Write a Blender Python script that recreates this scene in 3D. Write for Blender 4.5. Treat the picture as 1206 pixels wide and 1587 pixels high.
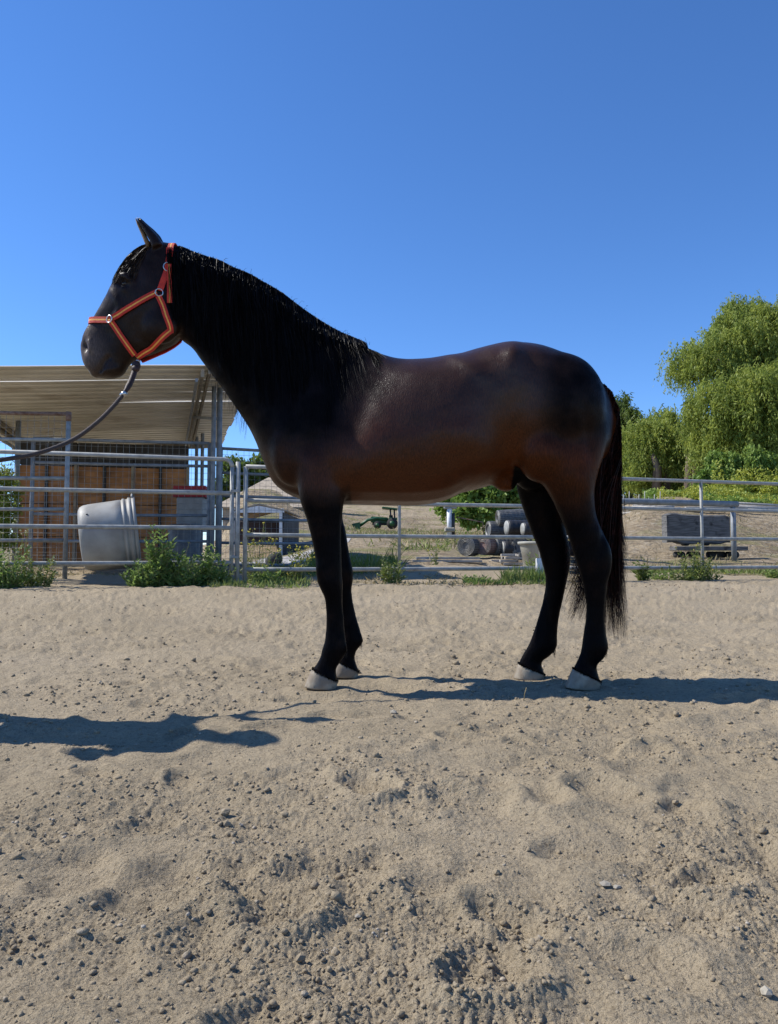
import bpy, math, random
import numpy as np
from mathutils import Vector, Matrix
from mathutils.bvhtree import BVHTree
random.seed(7); RNG = np.random.default_rng(11)
for o in list(bpy.data.objects): bpy.data.objects.remove(o)
SC = bpy.context.scene; COL = SC.collection
R = math.radians

# ---------------------------------------------------------------- camera, sky, sun, exposure
CAM_H = 0.61; PITCH = R(3.3); F = 1190.0
cam = bpy.data.cameras.new('camera'); camo = bpy.data.objects.new('camera', cam); COL.objects.link(camo)
cam.sensor_fit = 'VERTICAL'; cam.sensor_height = 24.0; cam.lens = F / 1587 * 24
cam.clip_start = 0.05; cam.clip_end = 3000
camo.location = (0, 0, CAM_H); camo.rotation_euler = (R(90) + PITCH, 0, 0); SC.camera = camo
SUN_E = R(46); SUN_A = R(11)            # from the left, slightly beyond the horse
to_sun = Vector((-math.cos(SUN_E) * math.cos(SUN_A), math.cos(SUN_E) * math.sin(SUN_A), math.sin(SUN_E)))
world = bpy.data.worlds.new('World'); SC.world = world; world.use_nodes = True
wn = world.node_tree; wn.nodes.clear()
wo = wn.nodes.new('ShaderNodeOutputWorld'); wb = wn.nodes.new('ShaderNodeBackground'); sk = wn.nodes.new('ShaderNodeTexSky')
sk.sky_type = 'NISHITA'; sk.sun_disc = False; sk.sun_elevation = SUN_E; sk.sun_rotation = R(270) + SUN_A
sk.altitude = 0; sk.air_density = 0.85; sk.dust_density = 0.0; sk.ozone_density = 6.0
wb.inputs['Strength'].default_value = 0.155
hs_ = wn.nodes.new('ShaderNodeHueSaturation'); hs_.inputs['Saturation'].default_value = 1.12; wn.links.new(sk.outputs[0], hs_.inputs['Color'])
tn = wn.nodes.new('ShaderNodeMix'); tn.data_type = 'RGBA'; tn.blend_type = 'MULTIPLY'; tn.inputs[0].default_value = 1; tn.inputs[7].default_value = (.92, .945, 1.06, 1)
wn.links.new(hs_.outputs[0], tn.inputs[6]); wn.links.new(tn.outputs[2], wb.inputs[0]); wn.links.new(wb.outputs[0], wo.inputs[0])
sun = bpy.data.lights.new('sun', 'SUN'); suno = bpy.data.objects.new('sun', sun); COL.objects.link(suno)
sun.energy = 5.0; sun.angle = R(0.53); sun.color = (1.0, 0.96, 0.89)
suno.rotation_euler = to_sun.to_track_quat('Z', 'Y').to_euler(); suno.location = to_sun * 30
SC.view_settings.view_transform = 'Standard'; SC.view_settings.look = 'None'
SC.view_settings.exposure = 0.27; SC.view_settings.gamma = 1.0; SC.view_settings.use_curve_mapping = False

# ---------------------------------------------------------------- helpers
def P(px, py, Y):
    u = (px - 603) / F; v = (793.5 - py) / F
    d = Vector((u, math.cos(PITCH) - v * math.sin(PITCH), math.sin(PITCH) + v * math.cos(PITCH)))
    return Vector((0, 0, CAM_H)) + d * (Y / d.y)

def obj(name, me, mats=None, parent=None, smooth=True):
    o = bpy.data.objects.new(name, me); COL.objects.link(o)
    if mats is not None:
        for m in (mats if isinstance(mats, (list, tuple)) else [mats]): me.materials.append(m)
    if smooth and len(me.polygons):
        me.polygons.foreach_set('use_smooth', np.ones(len(me.polygons), bool))
    if parent is not None: o.parent = parent; o.matrix_parent_inverse = Matrix.Translation(parent.location).inverted() if not parent.rotation_euler.z else (Matrix.Translation(parent.location) @ Matrix.Rotation(parent.rotation_euler.z, 4, 'Z')).inverted()
    return o
def tag(o, label, cat, group=None):
    o['label'] = label; o['category'] = cat
    if group: o['group'] = group
    return o
def thing(name, loc, label, cat, group=None):
    o = bpy.data.objects.new(name, None); COL.objects.link(o); o.location = loc; o.empty_display_size = .1
    return tag(o, label, cat, group)
def struct(o): o['kind'] = 'structure'; return o
def stuff(o): o['kind'] = 'stuff'; return o

class MB:
    def __init__(s): s.v = []; s.f = []; s.m = []
    def add(s, vs, fs, mi=0):
        b = len(s.v); s.v += [tuple(v) for v in vs]; s.f += [tuple(b + i for i in f) for f in fs]; s.m += [mi] * len(fs); return s
    def box(s, c, h, rz=0.0, M=None, mi=0, bev=0.0):
        c = Vector(c); rot = Matrix.Rotation(rz, 3, 'Z') if M is None else M
        if bev > 0:
            vs = []; ids = {}
            for sx in (-1, 1):
                for sy in (-1, 1):
                    for sz in (-1, 1):
                        for ax in range(3):
                            p = [sx * h[0], sy * h[1], sz * h[2]]
                            for k in range(3):
                                if k != ax: p[k] -= bev * (sx, sy, sz)[k]
                            ids[(sx, sy, sz, ax)] = len(vs); vs.append(c + rot @ Vector(p))
            fs = []
            for ax in range(3):
                o1, o2 = [k for k in range(3) if k != ax]
                for sg in (-1, 1):
                    q = []
                    for (a, b) in ((-1, -1), (1, -1), (1, 1), (-1, 1)):
                        t = [0, 0, 0]; t[ax] = sg; t[o1] = a; t[o2] = b; q.append(ids[(*t, ax)])
                    fs.append(q)
            for ax in range(3):   # edges along ax
                o1, o2 = [k for k in range(3) if k != ax]
                for a in (-1, 1):
                    for b in (-1, 1):
                        t0 = [0, 0, 0]; t1 = [0, 0, 0]; t0[ax] = -1; t1[ax] = 1
                        for t in (t0, t1): t[o1] = a; t[o2] = b
                        fs.append([ids[(*t0, o1)], ids[(*t1, o1)], ids[(*t1, o2)], ids[(*t0, o2)]])
            for sx in (-1, 1):
                for sy in (-1, 1):
                    for sz in (-1, 1): fs.append([ids[(sx, sy, sz, k)] for k in range(3)])
            return s.add(vs, fs, mi)
        vs = [c + rot @ Vector((sx * h[0], sy * h[1], sz * h[2])) for sx in (-1, 1) for sy in (-1, 1) for sz in (-1, 1)]
        return s.add(vs, [(0, 1, 3, 2), (4, 6, 7, 5), (0, 4, 5, 1), (2, 3, 7, 6), (0, 2, 6, 4), (1, 5, 7, 3)], mi)
    def tube(s, pts, rad, n=8, mi=0, cap=True, flat=None):
        pts = [Vector(p) for p in pts]; m = len(pts)
        rad = rad if isinstance(rad, (list, tuple)) else [rad] * m
        vs = []; prev = None
        for i, p in enumerate(pts):
            t = (pts[min(i + 1, m - 1)] - pts[max(i - 1, 0)]).normalized()
            if prev is None:
                a = Vector((0, 0, 1)) if abs(t.z) < .9 else Vector((1, 0, 0)); prev = t.cross(a).normalized()
            u = (prev - t * prev.dot(t)).normalized(); prev = u; w = t.cross(u)
            fl = flat or 1.0
            for k in range(n):
                an = 2 * math.pi * k / n; vs.append(p + (u * math.cos(an) + w * math.sin(an) * fl) * rad[i])
        fs = [(i * n + k, i * n + (k + 1) % n, (i + 1) * n + (k + 1) % n, (i + 1) * n + k) for i in range(m - 1) for k in range(n)]
        if cap: fs += [tuple(reversed(range(n))), tuple((m - 1) * n + k for k in range(n))]
        return s.add(vs, fs, mi)
    def loft(s, rings, mi=0, cap=True):
        n = len(rings[0]); m = len(rings); vs = [p for r in rings for p in r]
        fs = [(i * n + k, i * n + (k + 1) % n, (i + 1) * n + (k + 1) % n, (i + 1) * n + k) for i in range(m - 1) for k in range(n)]
        if cap: fs += [tuple(reversed(range(n))), tuple((m - 1) * n + k for k in range(n))]
        return s.add(vs, fs, mi)
    def ell(s, c, ax, ay, az, nu=14, nv=9, mi=0):
        c = Vector(c); ax, ay, az = Vector(ax), Vector(ay), Vector(az); vs = [c + az]
        for i in range(1, nv):
            th = math.pi * i / nv
            for k in range(nu):
                ph = 2 * math.pi * k / nu; vs.append(c + az * math.cos(th) + (ax * math.cos(ph) + ay * math.sin(ph)) * math.sin(th))
        vs.append(c - az); L = len(vs) - 1; fs = [(0, 1 + k, 1 + (k + 1) % nu) for k in range(nu)]
        for i in range(nv - 2):
            for k in range(nu): fs.append((1 + i * nu + k, 1 + (i + 1) * nu + k, 1 + (i + 1) * nu + (k + 1) % nu, 1 + i * nu + (k + 1) % nu))
        fs += [(L, 1 + (nv - 2) * nu + (k + 1) % nu, 1 + (nv - 2) * nu + k) for k in range(nu)]
        return s.add(vs, fs, mi)
    def mesh(s, name):
        me = bpy.data.meshes.new(name); me.from_pydata(s.v, [], s.f)
        if any(s.m): me.polygons.foreach_set('material_index', s.m)
        me.update(); return me
    def build(s, name, mats, parent=None, smooth=True): return obj(name, s.mesh(name), mats, parent, smooth)

def np_mesh(name, V, Fq):
    """fast mesh from (n,3) verts and (m,k) faces, all the same size"""
    V = np.asarray(V, np.float32); Fq = np.asarray(Fq, np.int32); me = bpy.data.meshes.new(name)
    k = Fq.shape[1]; me.vertices.add(len(V)); me.vertices.foreach_set('co', V.ravel())
    me.loops.add(Fq.size); me.loops.foreach_set('vertex_index', Fq.ravel())
    me.polygons.add(len(Fq)); me.polygons.foreach_set('loop_start', np.arange(0, Fq.size, k, dtype=np.int32))
    me.update(calc_edges=True); return me
def set_attr(me, name, vals):
    a = me.attributes.new(name, 'FLOAT', 'POINT'); a.data.foreach_set('value', np.asarray(vals, np.float32))

def catmull(P_, sub):
    P_ = np.asarray(P_, float); out = []
    n = len(P_)
    for i in range(n - 1):
        p0 = P_[max(i - 1, 0)]; p1 = P_[i]; p2 = P_[i + 1]; p3 = P_[min(i + 2, n - 1)]
        for j in range(sub):
            t = j / sub
            out.append(.5 * ((2 * p1) + (-p0 + p2) * t + (2 * p0 - 5 * p1 + 4 * p2 - p3) * t * t + (-p0 + 3 * p1 - 3 * p2 + p3) * t ** 3))
    out.append(P_[-1]); return np.array(out)

def hash2(ix, iy, seed):
    h = (ix.astype(np.int64) * 374761393 + iy.astype(np.int64) * 668265263 + seed * 1442695041) & 0xFFFFFFFF
    h = ((h ^ (h >> 13)) * 1274126177) & 0xFFFFFFFF
    return ((h ^ (h >> 16)) & 0xFFFFFF) / float(0xFFFFFF)
def vnoise(x, y, seed=0):
    ix = np.floor(x); iy = np.floor(y); fx = x - ix; fy = y - iy
    fx = fx * fx * fx * (fx * (fx * 6 - 15) + 10); fy = fy * fy * fy * (fy * (fy * 6 - 15) + 10)
    a = hash2(ix, iy, seed); b = hash2(ix + 1, iy, seed); c = hash2(ix, iy + 1, seed); d = hash2(ix + 1, iy + 1, seed)
    return (a + (b - a) * fx + (c - a) * fy + (a - b - c + d) * fx * fy) * 2 - 1
def fbm(x, y, seed=0, o=3, g=.5):
    r = 0; a = 1
    for i in range(o):
        c, s_ = math.cos(i * 1.1 + .4), math.sin(i * 1.1 + .4)
        r = r + a * vnoise((x * c - y * s_) * 2 ** i, (x * s_ + y * c) * 2 ** i, seed + i * 17); a *= g
    return r
def sstep(a, b, x):
    t = np.clip((x - a) / (b - a), 0, 1); return t * t * (3 - 2 * t)

# ---------------------------------------------------------------- materials
def mat(name, c1, c2=None, rough=.7, scale=8.0, bump=0.0, bscale=40.0, metallic=0.0, spec=.5, det=6.0, stretch=None, contrast=(.35, .65), trans=0.0, c3=None, c3range=(.6, .7), c3scale=3.0, sheen=0.0, attr=None):
    m = bpy.data.materials.new(name); m.use_nodes = True; nt = m.node_tree; N = nt.nodes; L = nt.links
    b = N['Principled BSDF']; b.inputs['Roughness'].default_value = rough; b.inputs['Metallic'].default_value = metallic
    b.inputs['Specular IOR Level'].default_value = spec
    tc = N.new('ShaderNodeTexCoord'); mp = N.new('ShaderNodeMapping'); L.new(tc.outputs['Object'], mp.inputs[0])
    if stretch: mp.inputs['Scale'].default_value = stretch
    if c2 is None: c2 = tuple(x * .7 for x in c1)
    if attr:
        at = N.new('ShaderNodeAttribute'); at.attribute_name = attr; fac = at.outputs['Fac']
    else:
        nz = N.new('ShaderNodeTexNoise'); nz.inputs['Scale'].default_value = scale; nz.inputs['Detail'].default_value = det; L.new(mp.outputs[0], nz.inputs[0]); fac = nz.outputs[0]
    mr = N.new('ShaderNodeMapRange'); mr.inputs[1].default_value, mr.inputs[2].default_value = contrast if not attr else (0, 1)
    L.new(fac, mr.inputs[0])
    mx = N.new('ShaderNodeMix'); mx.data_type = 'RGBA'; mx.inputs[6].default_value = (*c1, 1); mx.inputs[7].default_value = (*c2, 1); L.new(mr.outputs[0], mx.inputs[0])
    out = mx.outputs[2]
    if c3:
        n3 = N.new('ShaderNodeTexNoise'); n3.inputs['Scale'].default_value = c3scale; n3.inputs['Detail'].default_value = 8; L.new(tc.outputs['Object'], n3.inputs[0])
        m3 = N.new('ShaderNodeMapRange'); m3.inputs[1].default_value, m3.inputs[2].default_value = c3range; L.new(n3.outputs[0], m3.inputs[0])
        x3 = N.new('ShaderNodeMix'); x3.data_type = 'RGBA'; x3.inputs[7].default_value = (*c3, 1); L.new(m3.outputs[0], x3.inputs[0]); L.new(out, x3.inputs[6]); out = x3.outputs[2]
    L.new(out, b.inputs['Base Color'])
    if bump:
        nb = N.new('ShaderNodeTexNoise'); nb.inputs['Scale'].default_value = bscale; nb.inputs['Detail'].default_value = 5; L.new(mp.outputs[0], nb.inputs[0])
        bp = N.new('ShaderNodeBump'); bp.inputs['Strength'].default_value = min(bump, 1); bp.inputs['Distance'].default_value = .004; L.new(nb.outputs[0], bp.inputs['Height']); L.new(bp.outputs[0], b.inputs['Normal'])
    if trans:
        tr = N.new('ShaderNodeBsdfTranslucent'); ms = N.new('ShaderNodeMixShader'); ms.inputs[0].default_value = trans; L.new(out, tr.inputs[0])
        L.new(b.outputs[0], ms.inputs[1]); L.new(tr.outputs[0], ms.inputs[2]); L.new(ms.outputs[0], N['Material Output'].inputs[0])
    return m

M = {}
M['galv'] = mat('galvanised_steel', (.36, .36, .33), (.25, .25, .23), .6, 14, .3, 120, metallic=.1, c3=(.16, .14, .12), c3range=(.62, .8), c3scale=9)
M['galv_blue'] = mat('aged_blue_grey_steel', (.25, .265, .275), (.16, .175, .185), .6, 10, .3, 90, metallic=.1, c3=(.12, .08, .05), c3range=(.66, .8), c3scale=7)
M['rust'] = mat('rusty_steel', (.13, .06, .035), (.25, .17, .13), .85, 18, .6, 90)
M['wire'] = mat('wire', (.34, .34, .32), (.22, .21, .19), .5, 12, metallic=.4)
M['roof'] = mat('corrugated_roof_metal', (.74, .70, .61), (.60, .56, .47), .55, 1.4, .2, 30, c3=(.26, .19, .12), c3range=(.6, .85), c3scale=1.3)
M['wood_brown'] = mat('brown_plywood', (.50, .23, .085), (.31, .14, .052), .8, 2.5, .4, 40, stretch=(1, 1, 4), c3=(.08, .045, .03), c3range=(.55, .8), c3scale=1.2)
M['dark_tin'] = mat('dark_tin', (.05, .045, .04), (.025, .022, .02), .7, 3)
M['beam'] = mat('weathered_beam', (.34, .29, .21), (.22, .18, .13), .8, 6, .4, 60, c3=(.1, .08, .06), c3range=(.6, .75), c3scale=5)
M['tub'] = mat('grey_plastic', (.33, .325, .30), (.24, .235, .215), .55, 5, .25, 60, c3=(.24, .22, .19), c3range=(.55, .8), c3scale=2.5)
M['tub_brown'] = mat('tan_plastic', (.34, .33, .28), (.26, .25, .21), .6, 5, .2, 60)
M['red'] = mat('faded_red_paint', (.42, .02, .025), (.3, .02, .02), .6, 7)
M['grey_bin'] = mat('dusty_grey_bin', (.20, .20, .19), (.12, .12, .12), .6, 5, .2, 50)
M['white'] = mat('white_paint', (.72, .73, .74), (.55, .55, .54), .6, 8)
M['black'] = mat('black_plastic', (.016, .016, .017), (.03, .03, .032), .55, 20, .3, 50)
M['black_dull'] = mat('black_rubber', (.02, .02, .02), (.035, .034, .032), .85, 9, .3, 50)
M['green_paint'] = mat('green_tractor_paint', (.02, .11, .035), (.015, .07, .025), .45, 6)
M['wood_grey'] = mat('weathered_grey_wood', (.17, .165, .155), (.075, .072, .068), .9, 5, .9, 30, stretch=(1, 1, 9), c3=(.04, .038, .035), c3range=(.58, .7), c3scale=6)
M['plank'] = mat('bleached_planks', (.46, .43, .38), (.3, .27, .23), .9, 8, .5, 60, c3=(.18, .15, .12), c3range=(.55, .75), c3scale=4)
M['roll_grey'] = mat('grey_wire_roll', (.13, .135, .135), (.07, .07, .07), .6, 30, .8, 60)
M['roll_pink'] = mat('rusty_pink_wire_roll', (.26, .17, .15), (.15, .09, .08), .7, 30, .8, 60)
M['pvc'] = mat('pale_pipe', (.42, .39, .34), (.3, .27, .23), .6, 10, c3=(.25, .2, .16), c3range=(.6, .8), c3scale=2)
M['stone'] = mat('pale_stone', (.40, .36, .28), (.26, .23, .18), .85, 30, .6, 120)
M['hoof'] = mat('pale_hoof_horn', (.34, .29, .21), (.20, .165, .12), .6, 9, .6, 60, stretch=(1, 1, .3), c3=(.20, .155, .105), c3range=(.42, .58), c3scale=22)
M['eye'] = mat('dark_eye', (.01, .007, .005), (.012, .01, .008), .08, 5)
M['strap_red'] = mat('red_webbing', (.62, .035, .012), (.48, .022, .009), .7, 30, .5, 900)
M['strap_gold'] = mat('gold_webbing_stripe', (.92, .46, .08), (.82, .36, .06), .65, 30, .5, 900)
M['strap_dark'] = mat('dark_strap_lining', (.02, .008, .008), (.03, .012, .01), .7, 30)
M['metal'] = mat('nickel_metal', (.62, .6, .56), (.5, .48, .44), .3, 30, metallic=.9)
M['rope'] = mat('brown_rope', (.055, .038, .032), (.10, .075, .062), .75, 120, .9, 400, stretch=(1, 1, 3))
M['leather'] = mat('dark_brown_leather', (.045, .02, .016), (.02, .01, .008), .6, 30, .5, 200)
M['bark'] = mat('grey_brown_bark', (.20, .15, .11), (.09, .065, .045), .95, 5, 1, 20, stretch=(1, 1, .3))
def leafm(n, a, b, sc=1.2, tr=.35): return mat(n, a, b, .55, sc, trans=tr, contrast=(.38, .62), spec=.3)
M['leaf_pepper'] = leafm('pepper_tree_leaf', (.38, .43, .09), (.20, .26, .05), 1.6, .5)
M['leaf_dark'] = leafm('dark_leaf', (.09, .14, .03), (.15, .2, .04), .9, .45)
M['leaf_mid'] = leafm('mid_green_leaf', (.16, .25, .04), (.24, .33, .07), 1.2)
M['leaf_weed'] = leafm('weed_leaf', (.17, .26, .06), (.25, .33, .10), 9, .5)
M['leaf_lime'] = leafm('lime_weed_leaf', (.24, .28, .06), (.14, .19, .05), 9)
M['stem'] = mat('weed_stem', (.2, .22, .08), (.26, .24, .11), .7, 9)
M['flower'] = mat('yellow_flower', (.70, .58, .06), (.55, .5, .1), .6, 30, trans=.3)
M['flower_pale'] = mat('pale_flower', (.62, .60, .36), (.5, .48, .22), .6, 30, trans=.3)
M['mustard'] = mat('mustard_bloom', (.44, .44, .05), (.27, .33, .06), .6, 3, trans=.35)
M['dry'] = mat('dry_grass', (.40, .32, .17), (.26, .22, .11), .8, 5, trans=.3)
M['grass'] = leafm('green_grass', (.16, .24, .05), (.24, .27, .08), 5)
M['rubble'] = mat('tan_rubble', (.44, .36, .26), (.26, .21, .15), .9, 3, .8, 20)

def soil(name, far=False):
    m = bpy.data.materials.new(name); m.use_nodes = True; nt = m.node_tree; N = nt.nodes; L = nt.links
    b = N['Principled BSDF']; b.inputs['Roughness'].default_value = .95; b.inputs['Specular IOR Level'].default_value = .15
    tc = N.new('ShaderNodeTexCoord')
    def noise(sc, d, r=.6):
        n = N.new('ShaderNodeTexNoise'); n.inputs['Scale'].default_value = sc; n.inputs['Detail'].default_value = d; n.inputs['Roughness'].default_value = r; L.new(tc.outputs['Object'], n.inputs[0]); return n
    def mix(f, a, bb, rng):
        r = N.new('ShaderNodeMapRange'); r.inputs[1].default_value, r.inputs[2].default_value = rng; L.new(f, r.inputs[0])
        x = N.new('ShaderNodeMix'); x.data_type = 'RGBA'; L.new(r.outputs[0], x.inputs[0])
        if isinstance(a, tuple): x.inputs[6].default_value = (*a, 1)
        else: L.new(a, x.inputs[6])
        x.inputs[7].default_value = (*bb, 1); return x.outputs[2]
    n1 = noise(.8 if not far else .16, 9); n2 = noise(60 if not far else 5, 4); n3 = noise(330, 2)
    if not far:
        c = mix(n1.outputs[0], (.345, .276, .178), (.42, .34, .228), (.35, .65))
        c = mix(n2.outputs[0], c, (.24, .19, .122), (.5, .78))
        c = mix(n3.outputs[0], c, (.46, .385, .26), (.64, .76))
        n4 = noise(900, 1); c = mix(n4.outputs[0], c, (.20, .165, .13), (.62, .72)); n8 = noise(26, 5, .75); c = mix(n8.outputs[0], c, (.19, .15, .098), (.58, .78)); n9 = noise(120, 3, .7); c = mix(n9.outputs[0], c, (.15, .12, .082), (.60, .70))
    else:
        c = mix(n1.outputs[0], (.42, .33, .21), (.27, .205, .125), (.40, .60))
        c = mix(n2.outputs[0], c, (.48, .40, .29), (.5, .7))
        n5 = noise(.35, 6); c = mix(n5.outputs[0], c, (.22, .21, .08), (.52, .64))
        n4 = noise(1.6, 8, .75); c = mix(n4.outputs[0], c, (.17, .13, .085), (.52, .64)); n6 = noise(14, 4, .8); c = mix(n6.outputs[0], c, (.15, .115, .075), (.58, .70))
    L.new(c, b.inputs['Base Color'])
    bn = noise(140 if not far else 9, 6, .7); bp = N.new('ShaderNodeBump'); bp.inputs['Strength'].default_value = .9; bp.inputs['Distance'].default_value = .008 if not far else .08
    L.new(bn.outputs[0], bp.inputs['Height']); bn2 = noise(38 if not far else 3, 5, .7); bq = N.new('ShaderNodeBump'); bq.inputs['Strength'].default_value = .8; bq.inputs['Distance'].default_value = .018 if not far else .2; L.new(bn2.outputs[0], bq.inputs['Height']); bn3 = noise(13 if not far else 1.2, 5, .7); br = N.new('ShaderNodeBump'); br.inputs['Strength'].default_value = .7; br.inputs['Distance'].default_value = .03 if not far else .4; L.new(bn3.outputs[0], br.inputs['Height']); L.new(br.outputs[0], bq.inputs['Normal']); L.new(bq.outputs[0], bp.inputs['Normal']); L.new(bp.outputs[0], b.inputs['Normal'])
    return m
M['soil'] = soil('arena_footing'); M['soil_far'] = soil('dry_hillside_soil', True)
M['clod'] = mat('soil_clod', (.30, .24, .155), (.23, .182, .118), .95, 60, .6, 300, c3=(.40, .35, .28), c3range=(.6, .7), c3scale=25)

# ---------------------------------------------------------------- terrain
def base_h(X, Y):
    X = np.asarray(X, float); Y = np.asarray(Y, float)
    s = Y - .29 * X; a = X / np.maximum(Y, 1.0)
    near = .25 * sstep(5.0, 9.8, s)
    t = np.maximum(s - 10.2, 0)
    def pl(*kn):   # piecewise slopes
        z = 0
        for (k0, k1, sl) in kn: z = z + sl * np.clip(s - k0, 0, k1 - k0)
        return z
    zc = pl((10.2, 14, .09), (14, 60, .044), (60, 130, .12), (130, 400, .02))
    zr = pl((10.2, 15, .065), (15, 22, .225), (22, 50, .115), (50, 150, .04))
    zl = pl((10.2, 16, .02), (34, 52, .26), (52, 150, .02))
    wr = sstep(.20, .36, a); wl = 1 - sstep(-.16, -.03, a)
    wll = 1 - sstep(-.24, -.185, a); zl = zl * (1 - wll) + pl((10.2, 16, .02), (40, 150, .02)) * wll
    z = zc * (1 - wr) * (1 - wl) + zr * wr + zl * wl * (1 - wr)
    return near + z
def rough_h(X, Y):
    s = Y - .29 * X; w = sstep(10.4, 11.5, s)
    return w * (.035 * fbm(X * .7, Y * .7, 5, 3) + .02 * fbm(X * 3, Y * 3, 15, 3) + sstep(14, 40, s) * .22 * fbm(X * .12, Y * .12, 8, 4))
def gz(X, Y): return float(base_h(X, Y) + rough_h(np.array(X, float), np.array(Y, float)))
pits = []
rp = np.random.default_rng(5)
for i in range(520):
    Yp = .8 + 9.0 * rp.random() ** 1.2; Xp = (rp.random() * 2 - 1) * (.72 * Yp + .5)
    pits.append((Xp, Yp, .055 + .075 * rp.random(), (.004 + .009 * rp.random()) * (1 if Yp < 6 else .8), rp.random() * 6.28))
for (px_, py_, r_, d_) in ((565, 1213, .085, .022), (735, 1475, .07, .016), (795, 1412, .07, .024), (120, 1325, .09, .016), (930, 1225, .08, .018), (905, 1302, .085, .018), (1055, 1248, .07, .016), (690, 1345, .09, .012), (300, 1197, .07, .014), (165, 1195, .07, .012),
    (500, 1335, .08, .014), (430, 1395, .08, .014), (1090, 1350, .07, .014), (60, 1440, .07, .012), (980, 1480, .07, .012), (240, 1262, .07, .012), (760, 1215, .07, .013), (1000, 1165, .08, .012), (420, 1130, .08, .012), (860, 1140, .07, .010), (205, 1060, .09, .014), (90, 1010, .09, .014), (660, 975, .09, .012), (1060, 1005, .09, .012), (1150, 965, .09, .012)):
    Yq = .61 * F / (py_ - 862.0); pits.append(((px_ - 603) / F * Yq, Yq, r_, d_, (px_ * 7 % 63) / 10))
def arena_detail(X, Y):
    z = .016 * fbm(X * 1.1, Y * 1.4, 1, 2) + .011 * fbm(X * 3.3, Y * 4.2, 2, 2)
    wx = X + .03 * vnoise(X * 9, Y * 9, 61); wy = Y + .03 * vnoise(X * 9 + 5, Y * 9, 62)
    for (px, py, r, d, an) in pits:
        m = (np.abs(X - px) < 3.2 * r) & (np.abs(Y - py) < 3.2 * r)
        if not m.any(): continue
        dx = wx[m] - px; dy = wy[m] - py; c, s_ = math.cos(an), math.sin(an)
        q = np.sqrt((dx * c + dy * s_) ** 2 + ((-dx * s_ + dy * c) / .72) ** 2) / r
        z[m] += -d * np.exp(-q ** 4 * .8) + d * .75 * np.exp(-((q - 1.45) / .42) ** 2) * (.6 + .5 * math.sin(an * 3) + .5 * np.cos(np.arctan2(dy, dx) - an))
    cl = sstep(-.35, .45, fbm(X * 2.6, Y * 2.6, 33, 2))          # loose crumbly patches
    z += (.0032 + .0026 * cl) * (1 + .9 * sstep(2.5, 6, Y)) * fbm(X * 17, Y * 17, 3, 2)
    z += (.0020 + .0030 * cl) * np.abs(vnoise(X * 55, Y * 55, 9)) * (1 - sstep(3.2, 4.6, Y)) + (.0016 + .0024 * cl) * np.abs(vnoise(X * 110, Y * 110, 10)) * (1 - sstep(2.0, 2.9, Y)) + .006 * np.abs(vnoise(X * 26, Y * 20, 14)) * sstep(2.5, 4.5, Y)
    z += (.0010 + .0012 * cl) * vnoise(X * 220, Y * 220, 12) * (1 - sstep(1.5, 2.1, Y))
    z += .006 * np.maximum(0, vnoise(X * 30, Y * 30, 21) - .45) * cl * 2
    return z
HOOVES = [(-.318, 3.575), (-.235, 3.90), (.905, 3.575), (.70, 3.86)]
def arena_full(X, Y):
    s = Y - .29 * X; w = 1 - sstep(9.6, 10.6, s) * .75
    d = arena_detail(X, Y)
    for hx, hy in HOOVES:
        q = np.hypot(X - hx, (Y - hy)) ; k = 1 - sstep(.10, .24, q); d = d * (1 - k) + (-.004 + .012 * np.exp(-((q - .13) / .04) ** 2)) * k
    return base_h(X, Y) + rough_h(X, Y) + d * w
def sheet(name, rows, cols, f, m):
    A, YY = np.meshgrid(cols, rows); XX = A * YY; x = XX.ravel(); y = YY.ravel(); z = f(x, y)
    nr, nc = len(rows), len(cols); i = np.arange((nr - 1) * (nc - 1)); r = i // (nc - 1); c = i % (nc - 1); v0 = r * nc + c
    me = np_mesh(name, np.stack([x, y, z], 1), np.stack([v0, v0 + 1, v0 + nc + 1, v0 + nc], 1)); return struct(obj(name, me, m))
inv = np.concatenate([1 / np.linspace(.15, .84, 24), np.linspace(1 / .85, 1 / 12.6, 620)])
arena = sheet('arena_ground', 1 / inv, np.concatenate([-np.geomspace(5, .745, 50), np.linspace(-.74, .74, 820), np.geomspace(.745, 5, 50)]), arena_full, M['soil'])
def far_f(x, y):
    s = y - .29 * x; return base_h(x, y) + rough_h(x, y) - .05 * (1 - sstep(10.9, 12.2, s)) * 1.0
hill = sheet('hillside_ground', np.exp(np.linspace(math.log(7.5), math.log(600), 190)), np.linspace(-1.6, 1.6, 300),
             lambda x, y: far_f(x, y) - .07 * (1 - sstep(11.0, 13.0, y)), M['soil_far'])
struct(MB().box((0, -24, -.12), (70, 37, .04)).build('ground', M['soil'], smooth=False))

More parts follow.
